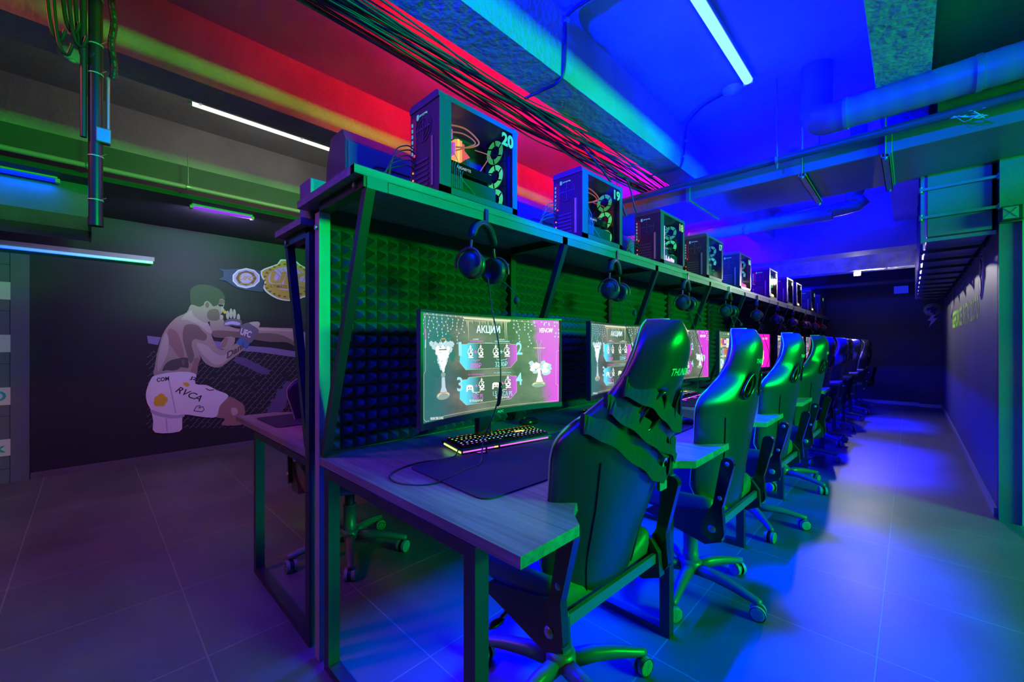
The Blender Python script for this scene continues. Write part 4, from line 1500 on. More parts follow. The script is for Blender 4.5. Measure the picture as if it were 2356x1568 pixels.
            # merge spokes in the wheel mesh
            bm = bmesh.new(); bm.from_mesh(wheel.data)
            V = [bm.verts.new(v) for v in sp.v]
            for f in sp.f:
                fc = bm.faces.new([V[i] for i in f]); fc.material_index = 0
            bm.to_mesh(wheel.data); bm.free()
    return t

CH = [  # base x, y, rotation (deg), base star rotation
    (-0.855, 1.12, -3, 59), (-0.765, 2.03, -2, -8), (-0.77, 3.05, -2, 20), (-0.77, 4.08, -1, 52), (-0.83, 5.10, -2, 10),
    (-0.82, 6.12, 4, 30), (-0.85, 7.13, 0, 60), (-0.84, 8.12, 3, 5), (-0.79, 9.10, 8, 40), (-0.81, 10.1, -18, 25)]
extra = ['with black straps tied round its backrest, nearest the viewer', 'second from the viewer, green lettering on its head']
ch0 = None
chN = None
for k, (x, y, r, br) in enumerate(CH):
    lab = 'black leatherette gaming chair, %s in the near row' % ORD[k]
    if k == 0: lab = 'nearest black gaming chair with dark straps tied round its backrest'
    if ch0 is None:
        ch0 = make_chair()
        t = ch0
        t.location = (x, y, 0); t.rotation_euler = (0, 0, math.radians(r))
        t['label'] = lab; t['group'] = 'gaming chairs of the near row'
    elif chN is None:
        TILT = math.tan(math.radians(8.5))
        chN = make_chair()
        t = chN
        t.location = (x, y, 0); t.rotation_euler = (0, 0, math.radians(r))
        t['label'] = lab; t['group'] = 'gaming chairs of the near row'
    else:
        t = dup(chN, (x, y, 0), math.radians(r), lab, 'gaming chairs of the near row')
    for c in CHILDREN(t):
        if c.name.startswith('star_base') or c.name.startswith('caster'):
            c.rotation_euler = (0, 0, math.radians(br))
# chair of the rear row
t = dup(chN, (-2.26, 1.02, 0), math.radians(180 - 12), 'black gaming chair of the rear row behind the partition', 'gaming chairs of the rear row')
for c in CHILDREN(t):
    if c.name.startswith('star_base') or c.name.startswith('caster'):
        c.rotation_euler = (0, 0, math.radians(24))

# straps of the nearest chair (parts of that chair)
TILT = math.tan(math.radians(18))
def strap(us, zs, wd, off, name='strap', front=False):
    N = len(us)
    vs = []; fs = []
    pts = []
    for u, z, o in zip(us, zs, off):
        if abs(u) <= 1.0:
            p = back_point(u, z, 0); p = (p[0] + o, p[1], p[2])
        else:
            q = back_point(math.copysign(1, u), z, 0)
            f = (abs(u) - 1)
            p = (q[0] - f, q[1] + math.copysign(o, u), q[2])
        pts.append(Vector(p))
    P = smooth_path(pts, 4)
    for i, p in enumerate(P):
        d = P[min(i + 1, len(P) - 1)] - P[max(i - 1, 0)]
        d.normalize()
        nrm = Vector((1, 0.0, 0))
        if abs(d.x) > .8: nrm = Vector((0, math.copysign(1, p.y), 0))
        s_ = nrm.cross(d).normalized()
        if s_.z < 0: s_ = -s_
        wv = wd * (1 + .12 * math.sin(i * 1.1))
        n2 = d.cross(s_).normalized()
        if n2.x < 0: n2 = -n2
        for a, h in ((-.5, 0), (.5, 0), (.5, .002), (-.5, .002)):
            vs.append(p + s_ * (a * wv) + n2 * (h + .004 * math.sin(i * .9) * (a + .5)))
    M = len(P)
    for i in range(M - 1):
        for j in range(4):
            fs.append((i * 4 + j, i * 4 + (j + 1) % 4, (i + 1) * 4 + (j + 1) % 4, (i + 1) * 4 + j))
    fs += [(3, 2, 1, 0), tuple(M * 4 - 4 + j for j in range(4))]
    return MB().add(vs, fs, 0, False).build(name, M_STRAP, ch0)
strap([-.99, -.9, -.6, -.3, 0, .3, .6, .85, .99], [.615, .61, .59, .565, .53, .495, .48, .49, .50], 0.054, [.002, .003, .004, .005, .006, .008, .006, .004, 0])
strap([-.99, -.9, -.65, -.35, -.05, .25, .5, .75, .99], [.568, .565, .54, .505, .46, .42, .405, .42, .445], 0.054, [.002, .003, .004, .006, .007, .010, .012, .008, 0])
strap([-.99, -.9, -.7, -.45, -.15, .12, .36, .55], [.525, .52, .50, .455, .40, .355, .335, .34], 0.05, [.002, .003, .004, .006, .008, .012, .018, .014])
strap([.0, .25, .5, .75, .95, .99], [.44, .415, .375, .375, .41, .44], 0.026, [.012, .022, .028, .018, .006, 0])
strap([.2, .3, .42, .5, .42, .3], [.46, .40, .35, .33, .36, .41], 0.024, [.012, .02, .025, .022, .016, .012])
strap([.36, .55, .75, .95], [.312, .36, .40, .43], 0.028, [.016, .02, .012, .0])
bk = back_point(.33, .302, 0)
MB().bbox(bk[0] + .018, bk[0] + .03, bk[1] - .022, bk[1] + .022, bk[2] - .012, bk[2] + .014, .003).build('buckle', M_CAST, ch0)

# ------------------------------------------------------------------ desk mats, keyboards, mice
def rounded_rect(hx, hy, r, n=6):
    P = []
    for cx, cy, a0 in ((hx - r, hy - r, 0), (-hx + r, hy - r, 90), (-hx + r, -hy + r, 180), (hx - r, -hy + r, 270)):
        for i in range(n + 1):
            a = math.radians(a0 + 90 * i / n)
            P.append((cx + r * math.cos(a), cy + r * math.sin(a)))
    return P
for k in range(5):
    y = [1.165, 2.2, 3.2, 4.2, 5.2][k]
    o = MB().prism(rounded_rect(0.205, 0.425, 0.035), 0, 0.004).build('desk_mat', M_PAD, loc=(-0.985 if k else -0.995, y, ZD + .0005))
    o.rotation_euler = (0, 0, math.radians(-2.5 if k == 0 else 1))
    tag(o, 'black cloth desk mat, %s in the near row' % ORD[k], 'desk mat', 'desk mats of the near row')
o = MB().prism(rounded_rect(0.19, 0.425, 0.035), 0, 0.004).build('desk_mat', M_PAD, loc=(-2.44, 1.075, ZD + .0005))
tag(o, 'black desk mat on the rear row desk in front of the mural', 'desk mat')

KROWS = [('red', [1, 0, 1, 1, 1, 1, 0, 1, 1, 1, 1, 0, 1, 1, 1, 1]), ('green', None), ('orange', None), ('blue', None), ('white', None), ('purple', None)]
KC = {'red': (1.0, .05, .05), 'green': (.15, 1.0, .2), 'orange': (1.0, .55, .12), 'blue': (.05, .15, 1.0), 'white': (.7, .85, 1.0), 'purple': (.55, .08, 1.0)}
def make_keyboard():
    # local: x toward the user, y along its length (user's right = -y seen from the chair)
    t = thing('keyboard', (0, 0, 0), 0, None, 'keyboard')
    MB().bbox(-0.078, 0.075, -0.222, 0.222, 0.004, 0.022, 0.004).build('base', M_PLAST, t)
    mb = MB()
    names = list(KC.keys())
    em = [emat('key_light_' + n, KC[n], 2.2) for n in names]
    for r in range(6):
        x = -0.062 + r * 0.0215 + (0.004 if r else 0)
        nm, pat = KROWS[r]
        y = -0.212
        kk = 0
        while y < 0.205:
            wk = 0.0185
            if r == 5 and -0.09 < y < -0.07:
                wk = 0.115
            if r in (2, 3, 4) and kk == 0: wk = 0.028
            if r in (1,) and kk == 13: wk = .036
            if pat and kk < len(pat) and not pat[kk]:
                y += 0.017; kk += 1; continue
            z0, z1 = 0.022, 0.033
            i = 0.0022
            vs = [(x - .009, y, z0), (x + .009, y, z0), (x + .009, y + wk, z0), (x - .009, y + wk, z0), (x - .009 + i, y + i, z1), (x + .009 - i, y + i, z1), (x + .009 - i, y + wk - i, z1), (x - .009 + i, y + wk - i, z1)]
            mb.add(vs, [(0, 1, 5, 4), (1, 2, 6, 5), (2, 3, 7, 6), (3, 0, 4, 7), (4, 5, 6, 7)], 0)
            ii = names.index(nm if not (kk > 14 and r == 3) else 'white') + 1
            m = y + wk / 2
            mb.add([(x - .0052, m - .004, z1 + .0003), (x - .0012, m - .004, z1 + .0003), (x - .0012, m + .004, z1 + .0003), (x - .0052, m + .004, z1 + .0003)], [(0, 1, 2, 3)], ii)
            y += wk + 0.0022
            kk += 1
    mb.build('keycaps', [M_GLOSS] + em, t, fix=False)
    b = MB().box(-0.07, 0.068, -0.2245, -0.222, 0.008, 0.013)
    b.build('side_light_bar', emat('bar_green', (.35, 1.0, .08), 5), t)
    b = MB()
    segs = [(-.218, -.12, 'purple'), (-.11, -.08, 'purple'), (-.078, -.06, 'orange'), (-.05, 0.20, 'purple')]
    for a, c, n in segs:
        b.box(0.0752, 0.0765, a, c, 0.011, 0.016, names.index(n))
    b.build('front_light_bar', [emat('key_light_' + n, KC[n], 2.2) for n in names], t)
    b = MB()
    b.add([(-.02, .085, .0345), (-.002, .085, .0345), (-.004, .135, .0345), (-.018, .125, .0345)], [(0, 1, 2, 3)], 0)
    b.build('badge_light', emat('badge_orange', (1, .55, .15), 2), t)
    return t
kb0 = make_keyboard()
KB = [(-1.235, 1.20, -10), (-1.26, 2.16, -2), (-1.27, 3.2, 2), (-1.26, 4.25, 0)]
for k, (x, y, r) in enumerate(KB):
    lab = 'black keyboard with rainbow lit keys, %s in the near row' % ORD[k]
    if k == 0:
        kb0.location = (x, y, ZD + .004); kb0.rotation_euler = (0, math.radians(3), math.radians(r)); tag(kb0, lab, None, 'lit keyboards of the near row')
    else:
        d_ = dup(kb0, (x, y, ZD + .004), math.radians(r), lab, 'lit keyboards of the near row')
        d_.rotation_euler = (0, math.radians(3), math.radians(r))
def make_mouse():
    t = thing('computer_mouse', (0, 0, 0), 0, None, 'mouse')
    mb = MB()
    mb.sphere((0, 0, 0.012), 0.02, 10, sc=(3.0, 1.6, 1.15))
    mb.v = [(x, y, max(z, 0.0)) for x, y, z in mb.v]
    mb.build('mouse_shell', M_GLOSS, t)
    MB().cyl((-.028, -.003, .032), (-.028, .003, .032), .008, n=14).build('scroll_wheel', M_PLAST, t)
    return t
ms = make_mouse()
ms.location = (-1.43, 1.60, ZD); ms.rotation_euler = (0, 0, math.radians(75))
tag(ms, 'black mouse right of the monitor stand below computer 20', None, 'mice of the near row')
dup(ms, (-0.85, 2.15, ZD + .005), math.radians(15), 'blue lit mouse on the mat below computer 19', 'mice of the near row')
dup(ms, (-0.95, 3.15, ZD + .005), math.radians(5), 'black mouse on the mat below computer 18', 'mice of the near row')

# ------------------------------------------------------------------ headsets
def make_headset(red=True):
    t = thing('headset', (0, 0, 0), 0, None, 'headset')
    # origin at the inner top of the band; cups apart along y, hanging down -z
    Rr = 0.082
    arch = []
    for i in range(25):
        a = math.radians(-12 + 204 * i / 24)
        arch.append((0, Rr * math.cos(a), -Rr + Rr * 1.02 * math.sin(a) - .0))
    vs = []; fs = []
    def band(pts, hw, th, m, name):
        vs = []; fs = []
        for i, p in enumerate(pts):
            p = Vector(p)
            d = Vector(pts[min(i + 1, len(pts) - 1)]) - Vector(pts[max(i - 1, 0)]); d.normalize()
            n = Vector((1, 0, 0)).cross(d).normalized()
            k = math.sin(PI * i / (len(pts) - 1)) ** .4 if name == 'headband_cushion' else 1
            for a, b_ in ((-1, -1), (1, -1), (1.1, 0), (1, 1), (-1, 1), (-1.1, 0)):
                vs.append(p + Vector((a * hw, 0, 0)) + n * (b_ * th * max(k, .3) / 2))
        N = 6
        for i in range(len(pts) - 1):
            for j in range(N):
                fs.append((i * N + j, i * N + (j + 1) % N, (i + 1) * N + (j + 1) % N, (i + 1) * N + j))
        fs += [list(range(N))[::-1], [len(vs) - N + j for j in range(N)]]
        return MB().add(vs, fs, 0, True).build(name, m, t)
    band(arch[2:-2], 0.016, 0.006, M_HDR, 'headband')
    band([(0, y * .90, (z + Rr) * .90 - Rr) for x, y, z in arch[3:-3]], 0.014, 0.014, M_LEATHER, 'headband_cushion')
    for sg in (-1, 1):
        y0 = sg * 0.083
        fk = MB()
        fk.tube([(0, y0, -0.088), (0, y0 + sg * .004, -0.115), (0, y0 + sg * .012, -0.128)], 0.0055, 8)
        ring = []
        for i in range(15):
            a = math.radians(-15 + 210 * i / 14)
            ring.append((0.056 * math.cos(a), y0 + sg * .024 - sg * .004 * math.sin(a), -0.180 + 0.057 * math.sin(a)))
        fk.tube(ring, 0.0055, 8)
        fk.build('yoke', M_REDM if red else M_HDR, t)
        cup = MB()
        yy = y0 + sg * .016
        cup.lathe([(0, .015 * sg), (.032, .014 * sg), (.045, .007 * sg), (.050, -.006 * sg), (.048, -.014 * sg), (0, -.014 * sg)], (0, yy, -0.182), 26, 0, 'y')
        c = cup.build('ear_cup', M_HDR, t)
        MB().lathe([(0, -.014 * sg), (.046, -.014 * sg), (.054, -.022 * sg), (.052, -.034 * sg), (.034, -.038 * sg), (.026, -.024 * sg), (0, -.024 * sg)], (0, yy, -0.182), 26, 0, 'y').build('ear_cushion', M_LEATHER, c)
        lg = MB()
        yl = yy + sg * .0152
        for p, q in (((-.014, .012), (.014, -.012)), ((-.014, -.012), (.012, .012)), ((-.020, .010), (-.004, .010)), ((.004, -.006), (.016, .002))):
            lg.beam((p[0], yl - sg * .0006, -0.182 + p[1]), (q[0], yl - sg * .0006, -0.182 + q[1]), .003, .0015, up=(0, 1, 0))
        lg.build('cup_mark', M_REDM if red else M_CAST, c)
    mic = MB().tube(smooth_path([(0.01, 0.10, -0.215), (0.04, 0.125, -0.235), (0.065, 0.145, -0.27), (0.07, 0.15, -0.285)], 5), 0.0022, 6).build('microphone_boom', M_CABLE, t)
    MB().sphere((0.072, 0.152, -0.30), 0.013, 8, sc=(1, 1, 1.35)).build('microphone_foam', M_STRAP, mic)
    # hook bracket under the shelf edge
    MB().box(-0.03, 0.018, -0.011, 0.011, 0.002, 0.006).box(0.016, 0.019, -0.011, 0.011, 0.002, 0.05).box(-0.033, -0.03, -0.011, 0.011, -.006, 0.006).build('hanger_hook', M_STEEL, t)
    return t
hs_r = make_headset(True)
hs_b = None
HY = [1.094, 2.106, 3.15, 4.16, 5.12, 6.11, 7.09, 8.03, 9.03, 9.88]
HRZ = [16, 12, 6, 2, 16, 2, 6, -4, 6, 4]
for k in range(NST):
    loc = (-1.222 + .0, HY[k], 1.652)
    rz = math.radians(HRZ[k])
    lab = 'headset hanging from the shelf edge, %s in the row' % ORD[k]
    if k == 3:
        hs_b = make_headset(False)
        hs_b.location = loc; hs_b.rotation_euler = (0, 0, rz)
        tag(hs_b, 'black ' + lab, None, 'headsets hanging under the shelf')
    elif k == 0:
        hs_r.location = loc; hs_r.rotation_euler = (0, 0, rz)
        tag(hs_r, 'black headset with red yokes, largest and nearest under the shelf', None, 'headsets hanging under the shelf')
    else:
        dup(hs_r, loc, rz, 'black and red ' + lab, 'headsets hanging under the shelf')
# hanging leads
zz = ZD + .005
cable([(-1.20, 1.10, 1.43), (-1.165, 1.09, 1.30), (-1.115, 1.08, 1.15), (-1.09, 1.06, 1.0), (-1.10, 1.03, 0.90), (-1.115, 1.0, 0.82), (-1.10, .98, .785), (-1.06, 0.93, zz + .002), (-1.05, 0.86, zz), (-1.02, 0.76, zz), (-1.03, 0.69, zz - .003), (-1.10, 0.645, zz - .003), (-1.17, 0.655, zz - .003), (-1.215, 0.71, zz - .002), (-1.235, 0.81, zz - .002), (-1.20, 0.93, zz), (-1.26, 1.0, .785)], 0.0026, 'thin black headset lead hanging past the first monitor and looping on the desk')
ic = thing('inline_control', (-1.083, 1.052, 0.985), 0, 'black inline volume control on the headset lead before the first monitor', 'remote control')
MB().tube([(0, 0, .045), (.002, .002, .035), (.0, 0, 0), (-.004, -.003, -.035), (-.006, -.005, -.045)], [.003, .007, .0085, .007, .003], 10).build('control_body', M_GLOSS, ic)
for k in range(1, 7):
    y = HY[k]
    lab = 'thin headset lead hanging before the %s monitor' % ORD[k]
    cable([(-1.20, y, 1.43), (-1.15, y + .01, 1.25), (-1.10, y + .02, 1.05), (-1.12, y - .03, 0.9), (-1.10, y - .08, zz + .01), (-1.02, y - .12, zz)], 0.0024, lab, group='headset leads of the near row')

# ------------------------------------------------------------------ computers on the shelf
CW, CDp, CHh = 0.20, 0.425, 0.415
M_REDBOARD = mat('red_io_plate', (0.45, 0.02, 0.03), 0.4)
M_GRILLE = mat('mesh_grille', (0.03, 0.03, 0.035), 0.5)
def make_pc(num, inner=(1.0, .35, .12), fan=(.1, 1.0, .25), strip=None, digit=(.06, .9, .10)):
    """origin at the lower, rear, outer edge: x from 0 (window side) to -CW, y from 0 (rear) to CDp"""
    t = thing('computer_tower', (0, 0, 0), 0, None, 'computer')
    mb = MB()
    th = 0.004
    fr = 0.022
    # shell: rear frame, front, top, bottom, inner side, window surround
    mb.bbox(-CW, 0, 0, CDp, 0.012, 0.030, 0.003)
    mb.bbox(-CW, -th, CDp - .02, CDp, 0.012, CHh, 0.003)
    mb.bbox(-CW, -CW + th, 0.0, CDp, 0.012, CHh, 0.0015)
    mb.box(-th, 0, 0, 0.055, 0.030, CHh - .03)
    mb.box(-th, 0, CDp - .03, CDp, 0.030, CHh - .03)
    mb.box(-th, 0, 0, CDp, 0.03, 0.055)
    mb.build('case_shell', M_CASE, t)
    # rounded top cover
    pr = [(-CW, CHh - .03), (-CW, CHh - .012), (-CW + .012, CHh), (-.012, CHh), (0, CHh - .012), (0, CHh - .03)]
    o = len(pr)
    MB().prism(pr, -0.004, CDp + .006, 0, 'y').build('top_cover', M_CASE, t)
    for y in (0.04, CDp - .04):
        for x in (-.03, -CW + .03):
            pass
    MB().box(-.05, -.03, .03, CDp - .03, 0, .012).box(-CW + .03, -CW + .05, .03, CDp - .03, 0, .012).build('feet', M_PLAST, t)
    # rear panel details
    rp = MB().box(-CW + th, -th, 0.0, 0.003, 0.03, CHh - .03)
    rear = rp.build('rear_panel', M_GRILLE, t)
    io = MB().box(-CW + .012, -CW + .046, -0.002, 0.0, 0.20, 0.36)
    io.build('io_plate', M_REDBOARD, rear)
    pt = MB()
    rr = random.Random(num)
    for j in range(6):
        pt.box(-CW + .014, -CW + .022, -0.004, -0.002, 0.215 + j * .023, 0.228 + j * .023, 0)
    pt.box(-CW + .05, -CW + .062, -0.003, 0, .345, .365, 0)
    pt.box(-CW + .07, -CW + .12, -0.003, 0, .352, .358, 0)
    for j in range(4):
        pt.box(-CW + .018, -CW + .024, -0.003, 0, .05 + j * .03, .056 + j * .03, 1)
    pt.box(-CW + .03, -CW + .036, -0.004, 0, .205, .213, 2)
    pt.build('port_lights', [emat('port_cyan', (.08, .35, .55), 1), emat('port_orange', (1.0, .25, .05), 1.6), emat('port_red', (1.0, .05, .05), 1.6)], rear)
    fg = MB()
    for r in range(3):
        fg.tube([(-.105 + (.02 + .017 * r) * math.cos(2 * PI * i / 20), -0.002, .30 + (.02 + .017 * r) * math.sin(2 * PI * i / 20)) for i in range(20)], .0015, 5, closed=True)
    fg.box(-.108, -.102, -.003, -.001, .25, .35).box(-.155, -.055, -.003, -.001, .297, .303)
    fg.build('fan_grille', M_CASE, rear)
    ps = MB().box(-.05, -.038, -.004, 0, .06, .25)
    ps.build('psu_strip', M_SILV, rear)
    sl = MB()
    for j in range(7):
        sl.box(-CW + .03, -.07, -.003, 0, .05 + j * .02, .058 + j * .02)
    sl.build('slot_covers', M_CASE, rear)
    # inside
    MB().box(-CW + .012, -CW + .016, .03, .30, .08, CHh - .05).build('mainboard', mat('mainboard', (.03, .035, .04), .5, noise=(60, .4)), t)
    ck = MB()
    names = [emat('cooler_a%d' % num, inner, 1.3), emat('cooler_b%d' % num, (inner[0] * .7, inner[1] * .2, .9), 0.9), emat('cooler_c%d' % num, (inner[0], min(1, inner[1] * 1.8), inner[2]), 1.3), emat('cooler_d%d' % num, (inner[0], inner[1] * .25, inner[2] * .7), 1.0)]
    for q, (yy, hh, mi) in enumerate(((.165, .05, 1), (.178, .085, 0), (.191, .095, 2), (.204, .09, 0), (.217, .07, 3))):
        ck.box(-CW + .02, -CW + .075, yy - .0055, yy + .0055, .285 - hh / 2, .285 + hh / 2, mi)
    ck.prism([(.232, .315), (.275, .288), (.232, .262), (.245, .288)], -CW + .03, -CW + .05, 3, 'x')
    ck.box(-CW + .02, -CW + .04, .155, .185, .345, .385, 1)
    ck.box(-CW + .02, -CW + .028, .20, .222, .205, .222, 0)
    ck.build('cpu_cooler', names, t)
    tb = MB()
    tb.tube(smooth_path([(-.13, .13, .375), (-.08, .19, .36), (-.05, .24, .31), (-.07, .21, .285), (-.12, .17, .29)], 5), .0035, 8)
    tb.tube(smooth_path([(-.13, .13, .345), (-.08, .18, .335), (-.05, .22, .30), (-.08, .19, .28), (-.12, .17, .275)], 5), .0028, 8)
    tb.tube(smooth_path([(-.1, .26, .30), (-.06, .31, .28), (-.05, .29, .25), (-.08, .27, .2)], 5), .002, 8)
    tb.build('coolant_tubes', emat('tube_glow%d' % num, (inner[0] * .75, inner[1] * .8, inner[2] * 1.2), .55), t)
    gp = MB().bbox(-CW + .02, -.02, .03, .29, .135, .175, .004)
    g = gp.build('graphics_card', M_GLOSS, t)
    lt = MB(); put_text(lt, 'GIGABYTE', (-.0195, .10, .150), (0, .07, 0), (0, 0, .011), 0, .01)
    lt.build('lettering', emat('card_white', (.7, .7, .9), .9), g)
    MB().box(-.06, -.05, .29, .30, .15, .163).build('card_light', emat('card_red', (1, .1, .05), 3), g)
    MB().bbox(-CW + .01, -.008, .006, .30, .03, .115, .003).build('psu_shroud', M_CASE, t)
    for j, z in enumerate((.105, .215, .325)):
        f = MB()
        f.box(-.155, -.035, CDp - .048, CDp - .03, z - .056, z + .056, 0)
        y = CDp - .049
        f.lathe([(.030, 0), (.052, 0), (.052, -.002), (.030, -.002)], (-.095, y, z), 26, 1 if (j != 2) else 2, 'y')
        f.cyl((-.095, y - .004, z), (-.095, y + .001, z), .018, n=18, m=0)
        for q in range(6):
            a = 2 * PI * q / 6
            f.beam((-.095 + .018 * math.cos(a), y - .004, z + .018 * math.sin(a)), (-.095 + .052 * math.cos(a + .5), y - .004, z + .052 * math.sin(a + .5)), .006, .002, m=0, up=(0, 1, 0))
        f.build('case_fan', [M_GLOSS, emat('fan_glow%d' % num, fan, .8), emat('fan_glow_dim%d' % num, tuple(c * .4 for c in fan), 1)], t)
    MB().add([(-.002, .055, .055), (-.002, CDp - .03, .055), (-.002, CDp - .03, CHh - .03), (-.002, .055, CHh - .03)], [(0, 1, 2, 3)]).build('window_pane', M_GLASS, t)
    # printed outline pattern on the lower rear of the pane
    dc = MB()
    for j in range(6):
        y = .062 + j * .009
        dc.beam((.0006, y, .06), (.0006, y, .15 - j * .006), .0015, .0008)
        dc.beam((.0006, y, .15 - j * .006), (.0006, y + .006, .165 - j * .006), .0015, .0008)
    arc = [(.0006, .057, .20), (.0006, .085, .17), (.0006, .095, .13), (.0006, .11, .10), (.0006, .15, .075), (.0006, .175, .057)]
    dc.tube(smooth_path(arc, 4), .0012, 5)
    dc.build('pane_print', mat('print_blue', (.12, .22, .5), .5), t)
    if strip:
        s_ = MB().box(-.006, -.002, .060, .068, .06, .30, 0)
        for j in range(8):
            s_.box(-.006, -.002, .07 + j * .022, .08 + j * .022, .06, .064 + .03 * abs(math.sin(j * 1.7)), 0)
        s_.build('light_strip', emat('strip_%d' % num, strip, 3), t)
    lt = MB()
    nm = str(num)
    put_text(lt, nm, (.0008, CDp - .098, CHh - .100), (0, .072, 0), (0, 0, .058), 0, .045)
    lt.build('number', emat('digits%d' % num, digit, .75), t)  # number sticker, brightened by emission as a painted glow
    # leads at the rear
    ld = MB()
    for j in range(5):
        xa = -CW + .03 + .008 * (j % 2); za = .235 - .02 * j
        ld.tube(smooth_path([(xa, -.002, za), (xa - .01, -.03, za + .012), (xa - .035, -.07 - .008 * j, za - .02), (xa - .055, -.085 - .012 * j, .08), (xa - .06, -.09 - .016 * j, .01)], 5), .0024, 6)
    ld.build('rear_leads', M_CABLE, t)
    return t
RY = [1.29, 2.19, 3.12, 4.00, 4.92, 6.12, 7.10, 7.75, 9.00, 10.0]
nums = [20, 19, 18, 17, 16, 15, 14, 13, 12, 11]
PX = -1.27
look = {
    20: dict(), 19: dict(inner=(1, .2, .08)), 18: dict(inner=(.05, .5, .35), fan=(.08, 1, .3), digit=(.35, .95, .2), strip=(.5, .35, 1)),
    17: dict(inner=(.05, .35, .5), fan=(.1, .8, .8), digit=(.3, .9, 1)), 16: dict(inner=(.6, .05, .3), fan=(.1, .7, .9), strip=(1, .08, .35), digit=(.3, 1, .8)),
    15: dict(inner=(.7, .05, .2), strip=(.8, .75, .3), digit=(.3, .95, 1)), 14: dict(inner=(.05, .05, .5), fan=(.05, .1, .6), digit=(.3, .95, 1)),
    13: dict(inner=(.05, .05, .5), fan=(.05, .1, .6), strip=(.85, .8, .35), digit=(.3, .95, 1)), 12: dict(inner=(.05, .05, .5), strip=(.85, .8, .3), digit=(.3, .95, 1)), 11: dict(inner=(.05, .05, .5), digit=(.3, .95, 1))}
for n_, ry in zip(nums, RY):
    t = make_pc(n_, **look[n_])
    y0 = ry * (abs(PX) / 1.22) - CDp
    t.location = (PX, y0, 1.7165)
    t['label'] = 'windowed computer tower numbered %d, %s on the shelf' % (n_, ORD[20 - n_])
    t['group'] = 'numbered computers on the shelf'

# plain backs of the rear row computers
def make_rear_pc(i, y, label):
    t = thing('computer_tower', (-1.76, y, 1.6515), 0, label, 'computer', 'rear row computers seen from their plain side')
    D, H_, W_ = .47, .46, .21
    pr = [(-W_ + .03, .01), (-.01, .01), (0, .02), (0, H_ - .05), (-.03, H_), (-W_ + .06, H_), (-W_ + .015, H_ - .1), (-W_, H_ - .22), (-W_ + .01, .08)]
    MB().prism(pr, 0, D, 0, 'y').build('case_shell', M_GLOSS if False else M_CASE, t)
    sp = MB().bbox(0.0, .006, .012, D - .01, .02, H_ - .055, .003)
    s_ = sp.build('side_panel', mat('side_panel_paint', (.16, .17, .17), .4), t)
    ring = []
    for a, b_ in rounded_rect(.13, .13, .03, 5):
        ring.append((.0065, D / 2 + .03 + a * 1.1, .20 + b_))
    MB().tube(ring, .005, 8, closed=True).build('pressed_outline', mat('side_panel_groove', (.05, .055, .055), .4), s_)
    MB().box(-.05, -.02, 0.02, D - .02, 0, .01).box(-W_ + .03, -W_ + .06, .02, D - .02, 0, .01).build('feet', M_PLAST, t)
    return t
make_rear_pc(0, .775, 'plain dark computer tower left behind computer 20')
make_rear_pc(1, 1.86, 'plain dark computer tower between computers 20 and 19')
make_rear_pc(2, 2.9, 'plain dark computer tower hidden behind computer 19')
t = thing('network_box', (-1.79, .60, 1.6515), 0, 'small open teal lit box at the violet end of the rear shelf', 'box')
MB().bbox(0, .115, 0, .24, 0, .165, .003).build('box_body', mat('box_grey', (.14, .15, .15), .45), t)
MB().box(.108, .1165, .002, .012, .004, .16).build('corner_edge', M_CAST, t)

